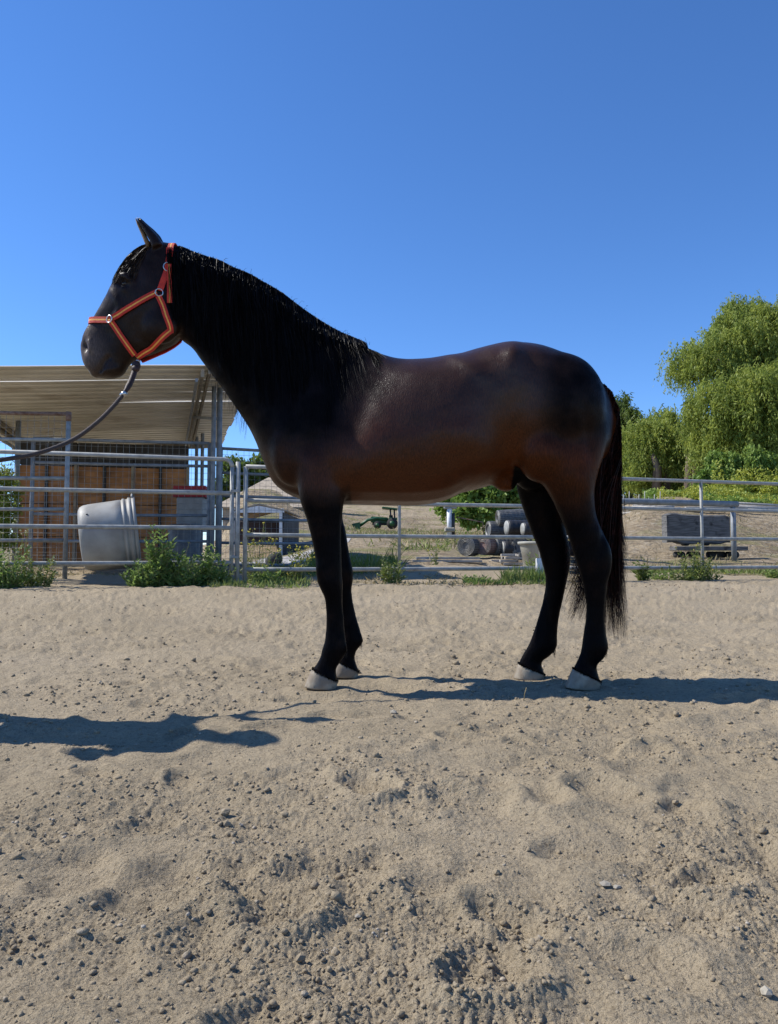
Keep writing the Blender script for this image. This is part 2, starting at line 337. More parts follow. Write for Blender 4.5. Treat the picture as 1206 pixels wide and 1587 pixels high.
# loose clods and gravel on the footing: uncountable
def ico():
    t = (1 + 5 ** .5) / 2
    v = np.array([(-1, t, 0), (1, t, 0), (-1, -t, 0), (1, -t, 0), (0, -1, t), (0, 1, t), (0, -1, -t), (0, 1, -t), (t, 0, -1), (t, 0, 1), (-t, 0, -1), (-t, 0, 1)], float)
    f = np.array([(0, 11, 5), (0, 5, 1), (0, 1, 7), (0, 7, 10), (0, 10, 11), (1, 5, 9), (5, 11, 4), (11, 10, 2), (10, 7, 6), (7, 1, 8), (3, 9, 4), (3, 4, 2), (3, 2, 6), (3, 6, 8), (3, 8, 9), (4, 9, 5), (2, 4, 11), (6, 2, 10), (8, 6, 7), (9, 8, 1)])
    return v / np.linalg.norm(v[0]), f
IV, IF = ico()
def clods(n, ymax, smin, smax, seed, power):
    g = np.random.default_rng(seed); Y = 1 / (1 / .88 + (1 / ymax - 1 / .88) * g.random(n) ** .8); X = (g.random(n) * 2 - 1) * .72 * Y
    keep = g.random(n) < .22 + .95 * sstep(-.35, .55, fbm(X * 2.6, Y * 2.6, 33, 2)); X, Y = X[keep], Y[keep]; n = len(X)
    S = smin + (smax - smin) * g.random(n) ** power; S = S * np.clip(Y / 2.2, .75, 1.5)
    Z = arena_full(X, Y) + S * .25
    V = IV[None] * (.7 + .6 * g.random((n, 12, 1))) * S[:, None, None] * (.75 + .5 * g.random((n, 1, 3)))
    an = g.random(n) * 6.28; c, s_ = np.cos(an)[:, None], np.sin(an)[:, None]
    V = np.stack([V[..., 0] * c - V[..., 1] * s_, V[..., 0] * s_ + V[..., 1] * c, V[..., 2] * .8], 2) + np.stack([X, Y, Z], 1)[:, None]
    return V.reshape(-1, 3), (IF[None] + np.arange(n)[:, None, None] * 12).reshape(-1, 3)
v1, f1 = clods(24000, 9.5, .0016, .0068, 3, 3.2); v2, f2 = clods(650, 6.0, .006, .013, 4, 3.0)
cl = stuff(obj('soil_clods', np_mesh('soil_clods', np.concatenate([v1, v2]), np.concatenate([f1, f2 + len(v1)])), M['clod'], smooth=False))
tag(cl, 'loose crumbs of dry soil scattered over the tan riding arena', 'soil crumbs')

# ---------------------------------------------------------------- horse
YC = 3.76
def ringpx(ax, ay, bx, by, w, Y=YC, n=2.3, k=0.0, N=22):
    A = P(ax, ay, Y); B = P(bx, by, Y); c = (A + B) / 2; h = (A - B) / 2; out = []
    for i in range(N):
        ph = 2 * math.pi * i / N; cs, sn = math.cos(ph), math.sin(ph)
        x = math.copysign(abs(cs) ** (2 / n), cs); y = math.copysign(abs(sn) ** (2 / n), sn)
        out.append(c + h * x + Vector((0, 1, 0)) * y * w * (1 + k * x))
    return out
def loftpx(mb, st, sub=4, Y=YC, n=2.3, capl=True):
    st = [tuple(s) + ((Y,) if len(s) < 6 else ()) + ((0.0,) if len(s) < 7 else ()) for s in st]
    st = [s if len(s) == 7 else (*s[:5], s[5], 0.0) for s in st]
    D = catmull(st, sub); rings = [ringpx(d[0], d[1], d[2], d[3], max(d[4], .004), d[5], n, d[6]) for d in D]
    if capl:   # rounded ends
        for end in (0, -1):
            r = rings[end]; c = sum(r, Vector()) / len(r); r2 = rings[1 if end == 0 else -2]; c2 = sum(r2, Vector()) / len(r2)
            dr = (c - c2).normalized(); w = min((p - c).length for p in r) * .5
            extra = [[c + (p - c) * math.cos(q) + dr * w * math.sin(q) for p in r] for q in (.5, .95, 1.3)]
            rings = (list(reversed(extra)) + rings) if end == 0 else rings + extra
    mb.loft(rings)
def ellpx(mb, px, py, Y, rx, rz, ry, rot=0.0):
    c = P(px, py, Y); k = Y / F; a = math.radians(rot)
    ax = Vector((math.cos(a), 0, math.sin(a))) * rx * k; az = Vector((-math.sin(a), 0, math.cos(a))) * rz * k
    mb.ell(c, ax, (0, ry, 0), az, 18, 12)

hb = MB()
# trunk (top outline point, bottom outline point, half width, Y, egg)
loftpx(hb, [(455, 560, 408, 712, .085), (475, 530, 418, 742, .12, YC, -.1), (500, 518, 436, 760, .145, YC, -.25), (527, 521, 466, 774, .175, YC, -.35), (556, 531, 505, 781, .215, YC, -.38),
            (590, 549, 552, 782, .255, YC, -.32), (626, 560, 600, 783, .285, YC, -.16), (664, 558, 645, 783, .30, YC, -.1), (700, 553, 686, 777, .305, YC, -.05),
            (735, 544, 724, 760, .30, YC, 0), (768, 536, 758, 746, .292, YC, .05), (800, 534, 792, 732, .288, YC, .05), (834, 538, 828, 722, .282, YC, 0), (866, 549, 862, 722, .26, YC, -.05),
            (896, 564, 893, 722, .225, YC, -.1), (920, 582, 917, 722, .18, YC, -.15), (937, 604, 934, 715, .13, YC, -.15), (946, 630, 944, 690, .08, YC, 0)], n=2.35)
# neck
loftpx(hb, [(262, 392, 272, 512, .075), (282, 389, 284, 529, .083), (306, 395, 298, 540, .088, YC, -.1), (338, 407, 314, 562, .094, YC, -.2), (372, 423, 331, 585, .102, YC, -.25),
            (408, 441, 350, 611, .112, YC, -.28), (445, 465, 370, 640, .125, YC, -.28), (480, 490, 391, 674, .142, YC, -.28), (512, 512, 405, 708, .16, YC, -.25), (545, 528, 416, 735, .18, YC, -.2)], n=2.25)
# head
loftpx(hb, [(262, 378, 284, 432, .058), (240, 376, 284, 470, .082), (220, 384, 283, 503, .098), (204, 398, 276, 527, .106, YC, .0), (191, 415, 258, 540, .104, YC, .1), (180, 434, 237, 549, .092, YC, .15),
            (168, 457, 219, 556, .078, YC, .1), (154, 480, 205, 562, .066, YC, .05), (142, 498, 198, 568, .058), (132, 514, 195, 575, .056), (126.5, 531, 189, 582, .058), (126.5, 549, 178, 586, .056), (131, 566, 165, 587, .046), (140, 577, 152, 585, .028)], n=2.5)
ellpx(hb, 247, 497, YC - .062, 34, 38, .045, 20); ellpx(hb, 247, 497, YC + .062, 34, 38, .045, 20)      # jowls
for sg in (-1, 1):
    ellpx(hb, 199, 434, YC + sg * .086, 19, 9, .026, -35)     # brow
    ellpx(hb, 190, 475, YC + sg * .070, 32, 5, .020, 55)      # facial crest
    ellpx(hb, 140, 541, YC + sg * .040, 12, 17, .022, 15)     # nostril wing
    ellpx(hb, 168, 574, YC + sg * .028, 20, 9, .028, 15)      # lips
    ellpx(hb, 235, 400, YC + sg * .062, 20, 16, .03, -40)     # ear base
# ears
def ear(cx, Y, lean):
    pts = [(244, 386, 21), (238, 372, 19), (229, 360, 15.5), (221, 350, 11), (214.5, 341, 6.5), (210, 334, 1.8)]
    rings = []
    for i, (x, y, w) in enumerate(pts):
        c = P(x + cx, y, Y + lean * i * .012); k = Y / F; N = 16; r = []
        d = Vector((.74, 0, .62)); nY = Vector((0, 1, 0))
        for j in range(N):
            an = 2 * math.pi * j / N; cc, ss = math.cos(an), math.sin(an)
            dent = -.55 * max(0, -cc) ** 2 if i < 5 else 0      # hollow front
            r.append(c + d * (cc * (1 + dent)) * w * k * .55 + nY * ss * w * k * .62)
        rings.append(r)
    hb.loft(rings)
ear(0, YC - .065, -.4); ear(3, YC + .050, .0)
# muscle masses
for sg, nr in ((-1, 1), (1, .9)):
    ellpx(hb, 478, 668, YC + sg * .125, 52, 92, .085, -22)
    ellpx(hb, 500, 745, YC + sg * .155, 40, 50, .075, 0)
    ellpx(hb, 450, 700, YC + sg * .07, 27, 50, .06, -25)
    ellpx(hb, 786, 572, YC + sg * .200, 20, 26, .045, 0)
    ellpx(hb, 870, 628, YC + sg * .125, 70, 84, .165, 0)
    ellpx(hb, 838, 700, YC + sg * .165, 40, 50, .10, 0)
    ellpx(hb, 898, 675, YC + sg * .10, 34, 70, .10, 0)
ellpx(hb, 690, 682, YC, 132, 84, .316, 0)                      # barrel
ellpx(hb, 802, 726, YC + .02, 30, 22, .11, 0); ellpx(hb, 782, 749, YC - .02, 20, 13, .05, -10); ellpx(hb, 824, 742, YC + .03, 24, 20, .06, 0)
# near front leg
NF, FF, NH, FH = 3.60, 3.92, 3.60, 3.90
loftpx(hb, [(452, 700, 540, 722, .085, 3.62), (458, 737, 538, 752, .082, 3.61), (465, 775, 533, 782, .070, NF), (474, 802, 530, 806, .060, NF), (483, 836, 529, 838, .051, NF), (489, 866, 529.5, 868, .047, NF),
            (490.5, 885, 530, 888, .049, NF), (491.5, 900, 531, 903, .050, NF), (497, 914, 531, 918, .044, NF), (503, 928, 531, 932, .035, NF), (505, 948, 532, 950, .030, NF), (505, 972, 534, 974, .031, NF),
            (503.5, 992, 537, 994, .036, NF), (499, 1006, 539, 1008, .040, NF), (496, 1019, 528, 1026, .034, NF), (490, 1030, 521, 1038, .036, NF), (485, 1037, 524, 1056, .046, NF)], n=2.1)
# far front leg
loftpx(hb, [(468, 730, 540, 745, .08, 3.88), (480, 790, 531, 795, .060, FF), (492, 822, 536, 824, .052, FF), (502, 862, 543, 864, .045, FF), (508, 880, 547, 883, .048, FF), (510, 896, 547, 900, .046, FF),
            (513, 912, 545, 914, .038, FF), (517, 934, 548, 936, .030, FF), (522, 955, 553, 957, .030, FF), (526, 975, 559, 977, .034, FF), (528, 991, 563, 995, .037, FF), (527, 1005, 553, 1008, .032, FF), (524, 1018, 550, 1022, .034, FF), (523, 1024, 557, 1041, .044, FF)], n=2.1)
# near hind leg
loftpx(hb, [(800, 640, 944, 640, .12, 3.66), (806, 680, 944, 672, .12, 3.64), (822, 716, 936, 706, .11, 3.62), (838, 745, 926, 738, .095, NH), (856, 775, 921, 768, .078, NH), (871, 808, 925, 802, .064, NH), (882, 836, 937, 830, .055, NH),
            (889, 858, 947, 853, .050, NH), (896, 880, 948, 878, .046, NH), (903, 905, 942, 904, .038, NH), (908, 930, 939, 931, .032, NH), (908, 958, 938, 959, .031, NH), (904, 982, 940, 984, .035, NH),
            (902, 1000, 943, 1004, .040, NH), (899, 1014, 936, 1020, .037, NH), (894, 1026, 925, 1033, .033, NH), (889, 1036, 931, 1056, .046, NH)], n=2.1)
# far hind leg
loftpx(hb, [(790, 690, 900, 680, .10, 3.86), (795, 730, 890, 730, .10, 3.88), (803, 765, 882, 765, .085, FH), (813, 795, 876, 795, .07, FH), (824, 826, 877, 822, .058, FH), (835, 853, 883, 848, .050, FH), (842, 880, 884, 874, .046, FH),
            (846, 904, 879, 899, .038, FH), (842, 928, 873, 927, .031, FH), (834, 957, 867, 958, .030, FH), (826, 982, 864, 984, .035, FH), (820, 998, 863, 1003, .039, FH), (813, 1011, 852, 1017, .035, FH), (807, 1021, 840, 1027, .032, FH), (804, 1029, 845, 1046, .044, FH)], n=2.1)

horse = thing('horse', (P(700, 1062, 3.6).x, YC, 0), 'dark bay horse with black mane and tail standing side on in the sandy arena', 'horse')
def remesh(mb, vox, it, name):
    tmp = bpy.data.objects.new('tmp', mb.mesh('tmp')); COL.objects.link(tmp)
    r = tmp.modifiers.new('r', 'REMESH'); r.mode = 'VOXEL'; r.voxel_size = vox; r.use_smooth_shade = True
    s = tmp.modifiers.new('s', 'SMOOTH'); s.factor = .5; s.iterations = it
    dg = bpy.context.evaluated_depsgraph_get(); me = bpy.data.meshes.new_from_object(tmp.evaluated_get(dg)); bpy.data.objects.remove(tmp); me.name = name; return me
bme = remesh(hb, .0082, 6, 'horse_body')
n = len(bme.vertices); co = np.empty(n * 3, np.float32); bme.vertices.foreach_get('co', co); co = co.reshape(-1, 3).astype(float)
nm = np.empty(n * 3, np.float32); bme.vertices.foreach_get('normal', nm); nm = nm.reshape(-1, 3)
def pxof(co):   # picture coordinates of points, used only to lay out anatomy in the body's own side plane
    x, y, z = co[:, 0], np.full(len(co), YC), co[:, 2] - CAM_H
    yc = y * math.cos(PITCH) + z * math.sin(PITCH); zc = -y * math.sin(PITCH) + z * math.cos(PITCH)
    return 603 + F * x / yc, 793.5 - F * zc / yc
sx, sy = pxof(co)
E_ = np.empty(len(bme.edges) * 2, np.int32); bme.edges.foreach_get('vertices', E_); E_ = E_.reshape(-1, 2)
deg = np.bincount(E_.ravel(), minlength=n).astype(float)
wsm = sstep(385, 425, sx) * (1 - sstep(925, 948, sx)) * (1 - sstep(728, 770, sy)); wsm = np.maximum(wsm, sstep(275, 330, sx) * (1 - sstep(728, 770, sy)) * (sx < 460) * .5)
for it in range(48):
    acc = np.stack([np.bincount(E_[:, 0], co[E_[:, 1], k], n) + np.bincount(E_[:, 1], co[E_[:, 0], k], n) for k in range(3)], 1) / deg[:, None]
    co = co + (acc - co) * (.55 * wsm)[:, None]
bme.vertices.foreach_set('co', co.astype(np.float32).ravel()); bme.update(); nm = np.empty(n * 3, np.float32); bme.vertices.foreach_get('normal', nm); nm = nm.reshape(-1, 3)
def carve(px, py, r, depth, rot=0, asp=1.0, sharp=2):
    a = math.radians(rot); dx, dy = sx - px, sy - py; u = dx * math.cos(a) - dy * math.sin(a); v = dx * math.sin(a) + dy * math.cos(a)
    g = np.exp(-(((u / r) ** 2 + (v / (r * asp)) ** 2) ** (sharp / 2))); side = np.abs(nm[:, 1]) > .25
    return (g * depth * side)[:, None] * nm
d = carve(136, 541, 5.5, -.026, 15, 1.8) + carve(146, 538, 4, .006, 15, 2.5) + carve(203, 448, 8, -.009, -30, .6) + carve(206, 436, 6, .006, -35, .5) + carve(203, 459, 6, .004, -35, .5)
mouth = [(158, 581), (163, 573), (169, 564), (176, 556)]
for i in range(3):
    for t in (0, .33, .66): d += carve(mouth[i][0] + (mouth[i + 1][0] - mouth[i][0]) * t, mouth[i][1] + (mouth[i + 1][1] - mouth[i][1]) * t, 3.6, -.0075)
d += carve(752, 655, 32, -.020, 20, 1.6) + carve(775, 700, 22, -.012, 40, .7)
d += carve(784, 566, 15, .020, -10, 1.5) + carve(748, 606, 26, -.012, 30, 1.2) + carve(722, 588, 13, .012, 50, 3.4) + carve(640, 600, 40, .006, 0, 1.0) + carve(806, 590, 20, -.007, 0, 1.8)
d += carve(505, 700, 24, .008, -15, 2.0) + carve(562, 650, 16, -.006, -28, 3.0) + carve(455, 690, 12, -.007, -25, 3.5)
d += carve(846, 718, 18, .009, -20, 1.6) + carve(893, 690, 9, -.006, 8, 6.0) + carve(920, 660, 12, .006, 5, 4.5) + carve(868, 760, 7, -.004, -25, 5.0)
d += carve(500, 880, 7, .005, 0, 1.6) + carve(520, 950, 3.5, -.004, 0, 12) + carve(538, 900, 5, -.004, 0, 3) + carve(925, 945, 3.5, -.004, 0, 11) + carve(855, 940, 3.5, -.004, 8, 11) + carve(916, 838, 6, -.005, -15, 4)
d += carve(190, 474, 5, .006, 35, 4)  + carve(172, 520, 9, -.005, 35, 2.5) + carve(226, 452, 10, -.005, 0, 1.3) + carve(224, 540, 5, .004, 60, 3) + carve(252, 490, 6, .003, 0, 6)          # flank hollow
d += carve(548, 700, 22, -.010, -10, 3.0) + carve(610, 600, 60, .006) + carve(800, 640, 26, -.010, -30, 2.2)
d += carve(217, 437, 9, -.006) + carve(212, 470, 16, -.004) + carve(165, 500, 20, -.003, 30, .5)
co2 = co + d
co2 += nm * (.0012 * fbm(co[:, 0] * 9 + co[:, 1] * 5, co[:, 2] * 9, 3, 3))[:, None]
bme.vertices.foreach_set('co', co2.astype(np.float32).ravel()); bme.update()
# bay coat: black points, mane ground and topline, brown barrel and flank (coat colour, plus shade painted over the hindquarters)
legs = sstep(735, 830, sy + 10 * fbm(sx * .03, sy * .03, 2)); legs = np.where(sx > 780, sstep(700, 845, sy + (sx < 800) * 10), legs)
legs = np.maximum(legs * (sy > 700), ((sx > 455) & (sx < 545)) * sstep(742, 800, sy))
ventral = (sx > 545) & (sx < 790) & (sy < 800); legs = np.where(ventral, 0, legs)
neckline = (sx - 300) * .80 + 400; neck = sstep(262, 300, sx) * (1 - sstep(560, 660, sx + (sy - 560) * .55 + 12 * fbm(sx * .02, sy * .02, 4))) * (1 - .6 * sstep(655, 720, sy - (sx - 420) * .15))
head = 1 - sstep(262, 300, sx)
topl = .0 * (1 - sstep(535, 690, sy)) * sstep(520, 600, sx)
headb = head * np.exp(-((sy - 430) / 70) ** 2) * .0; black = np.clip(np.maximum.reduce([legs, neck * 1.0, head * .6, topl, sstep(660, 640, sy) * 0]), 0, 1)
groin = (sx > 792) & (sx < 868) & (sy > 722) & (co[:, 1] > YC - .13); black = np.where(groin, 1, black); rump_shade = sstep(800, 860, sx) * (1 - sstep(660, 740, sy)) * .9; black = np.maximum(black, rump_shade * (1 - .6 * sstep(925, 945, sx))); black = np.clip(black + .10 * fbm(sx * .05, sy * .05, 9, 3), 0, 1)  # hindquarters blackened: shade on the near side put into the coat colour
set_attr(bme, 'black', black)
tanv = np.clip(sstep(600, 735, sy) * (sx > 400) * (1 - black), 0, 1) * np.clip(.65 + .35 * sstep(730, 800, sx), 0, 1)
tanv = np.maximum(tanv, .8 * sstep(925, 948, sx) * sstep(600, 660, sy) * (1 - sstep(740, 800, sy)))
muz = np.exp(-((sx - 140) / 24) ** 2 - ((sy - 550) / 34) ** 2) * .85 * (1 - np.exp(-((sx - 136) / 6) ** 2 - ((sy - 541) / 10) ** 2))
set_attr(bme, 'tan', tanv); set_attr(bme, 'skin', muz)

def coat():
    m = bpy.data.materials.new('bay_coat'); m.use_nodes = True; nt = m.node_tree; N = nt.nodes; L = nt.links; b = N['Principled BSDF']
    def att(n):
        a = N.new('ShaderNodeAttribute'); a.attribute_name = n; return a.outputs['Fac']
    def mixc(f, a, c):
        x = N.new('ShaderNodeMix'); x.data_type = 'RGBA'; L.new(f, x.inputs[0])
        for i, q in ((6, a), (7, c)):
            if isinstance(q, tuple): x.inputs[i].default_value = (*q, 1)
            else: L.new(q, x.inputs[i])
        return x.outputs[2]
    tc = N.new('ShaderNodeTexCoord'); mp = N.new('ShaderNodeMapping'); mp.inputs['Scale'].default_value = (1.0, 1.0, .22); mp.inputs['Rotation'].default_value = (0, R(35), 0); L.new(tc.outputs['Object'], mp.inputs[0])
    hair = N.new('ShaderNodeTexNoise'); hair.inputs['Scale'].default_value = 230; hair.inputs['Detail'].default_value = 3; L.new(mp.outputs[0], hair.inputs[0])
    big = N.new('ShaderNodeTexNoise'); big.inputs['Scale'].default_value = 12; big.inputs['Detail'].default_value = 6; L.new(tc.outputs['Object'], big.inputs[0])
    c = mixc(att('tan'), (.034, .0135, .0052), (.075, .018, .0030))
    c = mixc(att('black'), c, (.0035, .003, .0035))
    ms = N.new('ShaderNodeMapRange'); ms.inputs[3].default_value = .34; ms.inputs[4].default_value = .03; ad = N.new('ShaderNodeMath'); ad.operation = 'MULTIPLY_ADD'; ad.use_clamp = True; ad.inputs[1].default_value = .8; L.new(att('tan'), ad.inputs[0]); L.new(att('black'), ad.inputs[2]); L.new(ad.outputs[0], ms.inputs[0]); L.new(ms.outputs[0], b.inputs['Specular IOR Level'])
    c = mixc(att('skin'), c, (.15, .11, .088))
    mr = N.new('ShaderNodeMapRange'); mr.inputs[1].default_value = .3; mr.inputs[2].default_value = .75; mr.inputs[3].default_value = .62; mr.inputs[4].default_value = 1.5; L.new(hair.outputs[0], mr.inputs[0])
    hs = N.new('ShaderNodeHueSaturation'); L.new(c, hs.inputs['Color']); L.new(mr.outputs[0], hs.inputs['Value']); L.new(hs.outputs[0], b.inputs['Base Color'])
    mr2 = N.new('ShaderNodeMapRange'); mr2.inputs[1].default_value = .35; mr2.inputs[2].default_value = .7; mr2.inputs[3].default_value = .29; mr2.inputs[4].default_value = .42; L.new(big.outputs[0], mr2.inputs[0]); L.new(mr2.outputs[0], b.inputs['Roughness'])
    b.inputs['Specular IOR Level'].default_value = .13
    b.inputs['Sheen Weight'].default_value = .0; b.inputs['Sheen Roughness'].default_value = .4; b.inputs['Sheen Tint'].default_value = (.8, .7, .6, 1)
    bp = N.new('ShaderNodeBump'); bp.inputs['Strength'].default_value = .7; bp.inputs['Distance'].default_value = .002; L.new(hair.outputs[0], bp.inputs['Height'])
    b2 = N.new('ShaderNodeBump'); b2.inputs['Strength'].default_value = .35; b2.inputs['Distance'].default_value = .006; L.new(big.outputs[0], b2.inputs['Height']); L.new(bp.outputs[0], b2.inputs['Normal']); L.new(b2.outputs[0], b.inputs['Normal'])
    return m
M['coat'] = coat()
M['hair'] = mat('black_horse_hair', (.004, .0035, .004), (.008, .006, .005), .5, 90, spec=.10)
M['hair_red'] = mat('rusty_black_horse_hair', (.005, .0038, .004), (.045, .012, .008), .5, 40, spec=.16)
M['inner_ear'] = mat('tan_ear_fur', (.22, .13, .055), (.12, .07, .03), .8, 60, .6, 300)
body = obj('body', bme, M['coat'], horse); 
tris = [list(p.vertices) for p in bme.polygons]
BV = BVHTree.FromPolygons([tuple(v) for v in co2], tris)
def near_hit(p, off=.004, side=-1):
    """project a point along Y onto the hide"""
    h = BV.ray_cast(Vector((p[0], YC + side * 1.2, p[2])), Vector((0, -side, 0)))
    return (h[0] + h[1] * off, h[1]) if h[0] is not None else (None, None)

# hooves
def hoof(top, bot, Y, w0, w1):
    (ax, ay, bx, by), (cx, cy, dx, dy) = top, bot; mb = MB(); rings = []
    for t in (0, .08, .3, .6, .9, 1.0):
        g = t ** .9; r = ringpx(ax + (cx - ax) * g, ay + (cy - ay) * t, bx + (dx - bx) * g, by + (dy - by) * t, w0 + (w1 - w0) * t - (.004 if t == 0 else 0) - (.003 if t == 1 else 0), Y, 2.25, .12, 26)
        rings.append(r)
    mb.loft(rings); return mb.build('hoof', M['hoof'], horse)
hoof((484, 1036, 524, 1056), (472, 1064, 521, 1068), NF, .049, .062)
hoof((522, 1023, 557, 1041), (513, 1047, 554, 1050), FF, .047, .058)
hoof((888, 1037, 932, 1057), (876, 1065, 928, 1069), NH, .050, .062)
hoof((803, 1029, 845, 1046), (796, 1051, 841, 1054), FH, .048, .058)
for side in (-1, 1):
    h, nn = near_hit(P(203, 449, YC), 0, side)
    if h: e = MB(); e.ell(h - nn * .010, (.019, 0, 0), (0, .014, 0), (0, 0, .014), 18, 12); e.build('eye', M['eye'], horse)
# pale inner ear fur
ib = MB(); rings = []
for (x, y, w) in [(230, 384, 2.8), (227.6, 374, 4.8), (222.2, 362, 4.2), (216, 350, 3.0), (212, 341, 1.2)]:
    rings.append([P(x + math.cos(2 * math.pi * j / 10) * w, y + math.cos(2 * math.pi * j / 10) * w * .3, YC - .068) + Vector((0, math.sin(2 * math.pi * j / 10) * .02, 0)) for j in range(10)])
ib.loft(rings); ib.build('inner_ear', M['inner_ear'], horse)

# hair: tapered ribbons, one object per mane / forelock / tail
def strands(name, paths, w, m, g, parent):
    """paths (n,k,3) root to tip"""
    paths = np.asarray(paths, float); n, k, _ = paths.shape
    t = np.gradient(paths, axis=1); t /= np.linalg.norm(t, axis=2, keepdims=True) + 1e-9
    rv = g.normal(size=(n, 1, 3)); rv[..., 1] *= .35; s_ = np.cross(t, rv); s_ /= np.linalg.norm(s_, axis=2, keepdims=True) + 1e-9
    ww = w * (.5 + g.random((n, 1, 1))) * np.linspace(1, .12, k)[None, :, None] ** .7
    V = np.stack([paths - s_ * ww, paths + s_ * ww], 2).reshape(-1, 3)
    i = (np.arange(n)[:, None] * k + np.arange(k - 1)[None]).ravel() * 2
    o = obj(name, np_mesh(name, V, np.stack([i, i + 1, i + 3, i + 2], 1)), m, parent); return stuff(o)
g = np.random.default_rng(21)
crest = catmull(np.array([(264, 386), (280, 381), (300, 389), (320, 396), (340, 402), (362, 413), (385, 422), (408, 435), (437, 452), (466, 474), (495, 494), (524, 511), (552, 523), (572, 532)], float), 12)
cr3 = np.array([P(x, y + 3, YC) for x, y in crest])
def bend(root, dx, length, k, curl, g, drop0=.0):
    out = []; hx = dx
    lastY = None; x, z = root[0], root[2]
    wob = g.random() * 6.28; offn = .006 + .018 * g.random() ** 1.5
    for i in range(k):
        t = i / (k - 1); zz = z - length * t; xx = x + hx * t + curl * math.sin(t * 6 + wob) * t
        h, nn = near_hit((xx, 0, min(zz, z - .012)), 0)
        if i == 0: y = root[1] + g.normal() * .008; zz = z + .004
        elif h is not None:
            y = h.y - offn * min(1, t * 5); y = min(y, (lastY if lastY is not None and lastY < y - .02 else y) )
            if lastY is not None and i > 1: y = .5 * y + .5 * lastY
        else: y = lastY
        if i > 0: lastY = y
        out.append((xx, y, zz))
    return out
paths = []
for q in range(13000):
    u = g.random(); i = min(int(u * (len(cr3) - 1)), len(cr3) - 2); f_ = u * (len(cr3) - 1) - i; root = cr3[i] * (1 - f_) + cr3[i + 1] * f_
    lock = math.sin(u * 95) * .5 + math.sin(u * 41 + 1) * .5
    L_ = (.36 + .28 * math.sin(min(1, u * 1.6) * 1.8)) * (1 - .76 * max(0, (u - .76) / .24)) * (.62 + .42 * g.random()) + .04 * lock
    if g.random() < .22: L_ *= .45
    paths.append(bend(root, .03 + .05 * lock * .6 + g.normal() * .009 + .05 * u, max(L_, .06), 8, .008, g))
mane = strands('mane', paths, .0012, M['hair'], g, horse)
# short upright and stray hairs along the crest
paths = []
for q in range(60):
    root = cr3[int(g.random() * (len(cr3) - 1))] + g.normal(size=3) * (.006, .012, .003); L_ = .008 + .020 * g.random() ** 3; dx = -.012 + .04 * g.random()
    paths.append([(root[0] + dx * t * 1.1, root[1] - .02 * t * g.random(), root[2] + L_ * math.sin(t * 2.3)) for t in (0, .3, .6, 1)])
strands('mane_fringe', paths, .0013, M['hair'], g, horse)
# throat wisps under the neck
paths = []
for q in range(150):
    u = g.random(); x = 318 + 60 * u; y = 560 + 100 * u; r_ = P(x + 8, y - 8, YC - .05 + .06 * g.random()); L_ = .05 + .08 * g.random()
    paths.append([(r_.x - .01 * t + g.normal() * .001, r_.y, r_.z - L_ * t) for t in np.linspace(0, 1, 6)])
strands('throat_hair', paths, .0010, M['hair_red'], g, horse)
# forelock
paths = []
for q in range(3600):
    u = g.random(); r_ = P(226 + 24 * u, 380 - 4 * u * (1 - u) * 2, YC + (g.random() - .6) * .07); tip = (180 + 40 * g.random() ** 1.1, 408 + 42 * g.random()); tip = (max(tip[0], 196 - (tip[1] - 408) * .5), tip[1]); t3 = P(tip[0], tip[1], YC)
    L = []
    side = -1 if g.random() < .8 else 1
    for i in range(8):
        t = i / 7; x = r_.x + (t3.x - r_.x) * (t ** .75); z = r_.z + (t3.z - r_.z) * t ** 1.25
        h, nn = near_hit((x, 0, z), 0, side); y0 = r_.y
        yy = r_.y if (h is None or i == 0) else h.y + side * (.006 + .012 * g.random() * .5)
        if i and h is not None: yy = L[-1][1] * .45 + yy * .55
        elif i: yy = L[-1][1]
        L.append((x, yy, z))
    paths.append(L)
M['forelock_hair'] = mat('brown_forelock_hair', (.012, .008, .006), (.055, .034, .022), .45, 60, spec=.3)
strands('forelock', paths, .0012, M['forelock_hair'], g, horse)
# tail: dock core and long strands
tb = MB(); loftpx(tb, [(922, 590, 926, 606, .02), (938, 604, 928, 620, .045), (951, 628, 938, 640, .055), (957, 680, 944, 684, .05), (958, 740, 946, 742, .04), (957, 790, 950, 790, .02)], n=2)
tb.build('dock', M['hair'], horse)
paths = []
for q in range(6500):
    u = g.random(); dk = [(929, 600), (942, 613), (953, 640), (956, 680), (956, 735)]; fi = u * 3.999; i = int(fi); f_ = fi - i
    rx = dk[i][0] * (1 - f_) + dk[i + 1][0] * f_; ry = dk[i][1] * (1 - f_) + dk[i + 1][1] * f_
    ang = g.random() * 6.28; rad = math.sqrt(g.random()); ex = 2 * g.random() - 1
    tx = 926 + 50 * (math.copysign(abs(rad * math.cos(ang)) ** .8, math.cos(ang))); tyy = 820 + 168 * g.random() ** 1.1 - (22 if tx < 915 else 0)
    if tx > 950: tyy += 8
    yt = YC + .02 + .075 * rad * math.sin(ang); c0 = P(rx, ry, YC + (g.random() - .65) * .13); bul = 960 - 40 * g.random() ** 1.2 + (6 * g.random() if g.random() < .06 else 0)
    lk = math.floor(ang * 9); L = []
    for i in range(11):
        t = i / 10; y = ry + (tyy - ry) * t
        xm = rx + (bul - rx) * math.sin(min(1, t * 2.2) * 1.57); x = xm + (tx - xm) * (t ** 2.2)
        p = P(x + 2.2 * t * math.sin(t * 7 + lk) , y, YC + .0); p.y = c0.y + (yt - c0.y) * t ** .7; L.append(tuple(p))
    paths.append(L)
strands('tail', paths, .0014, M['hair_red'], g, horse)
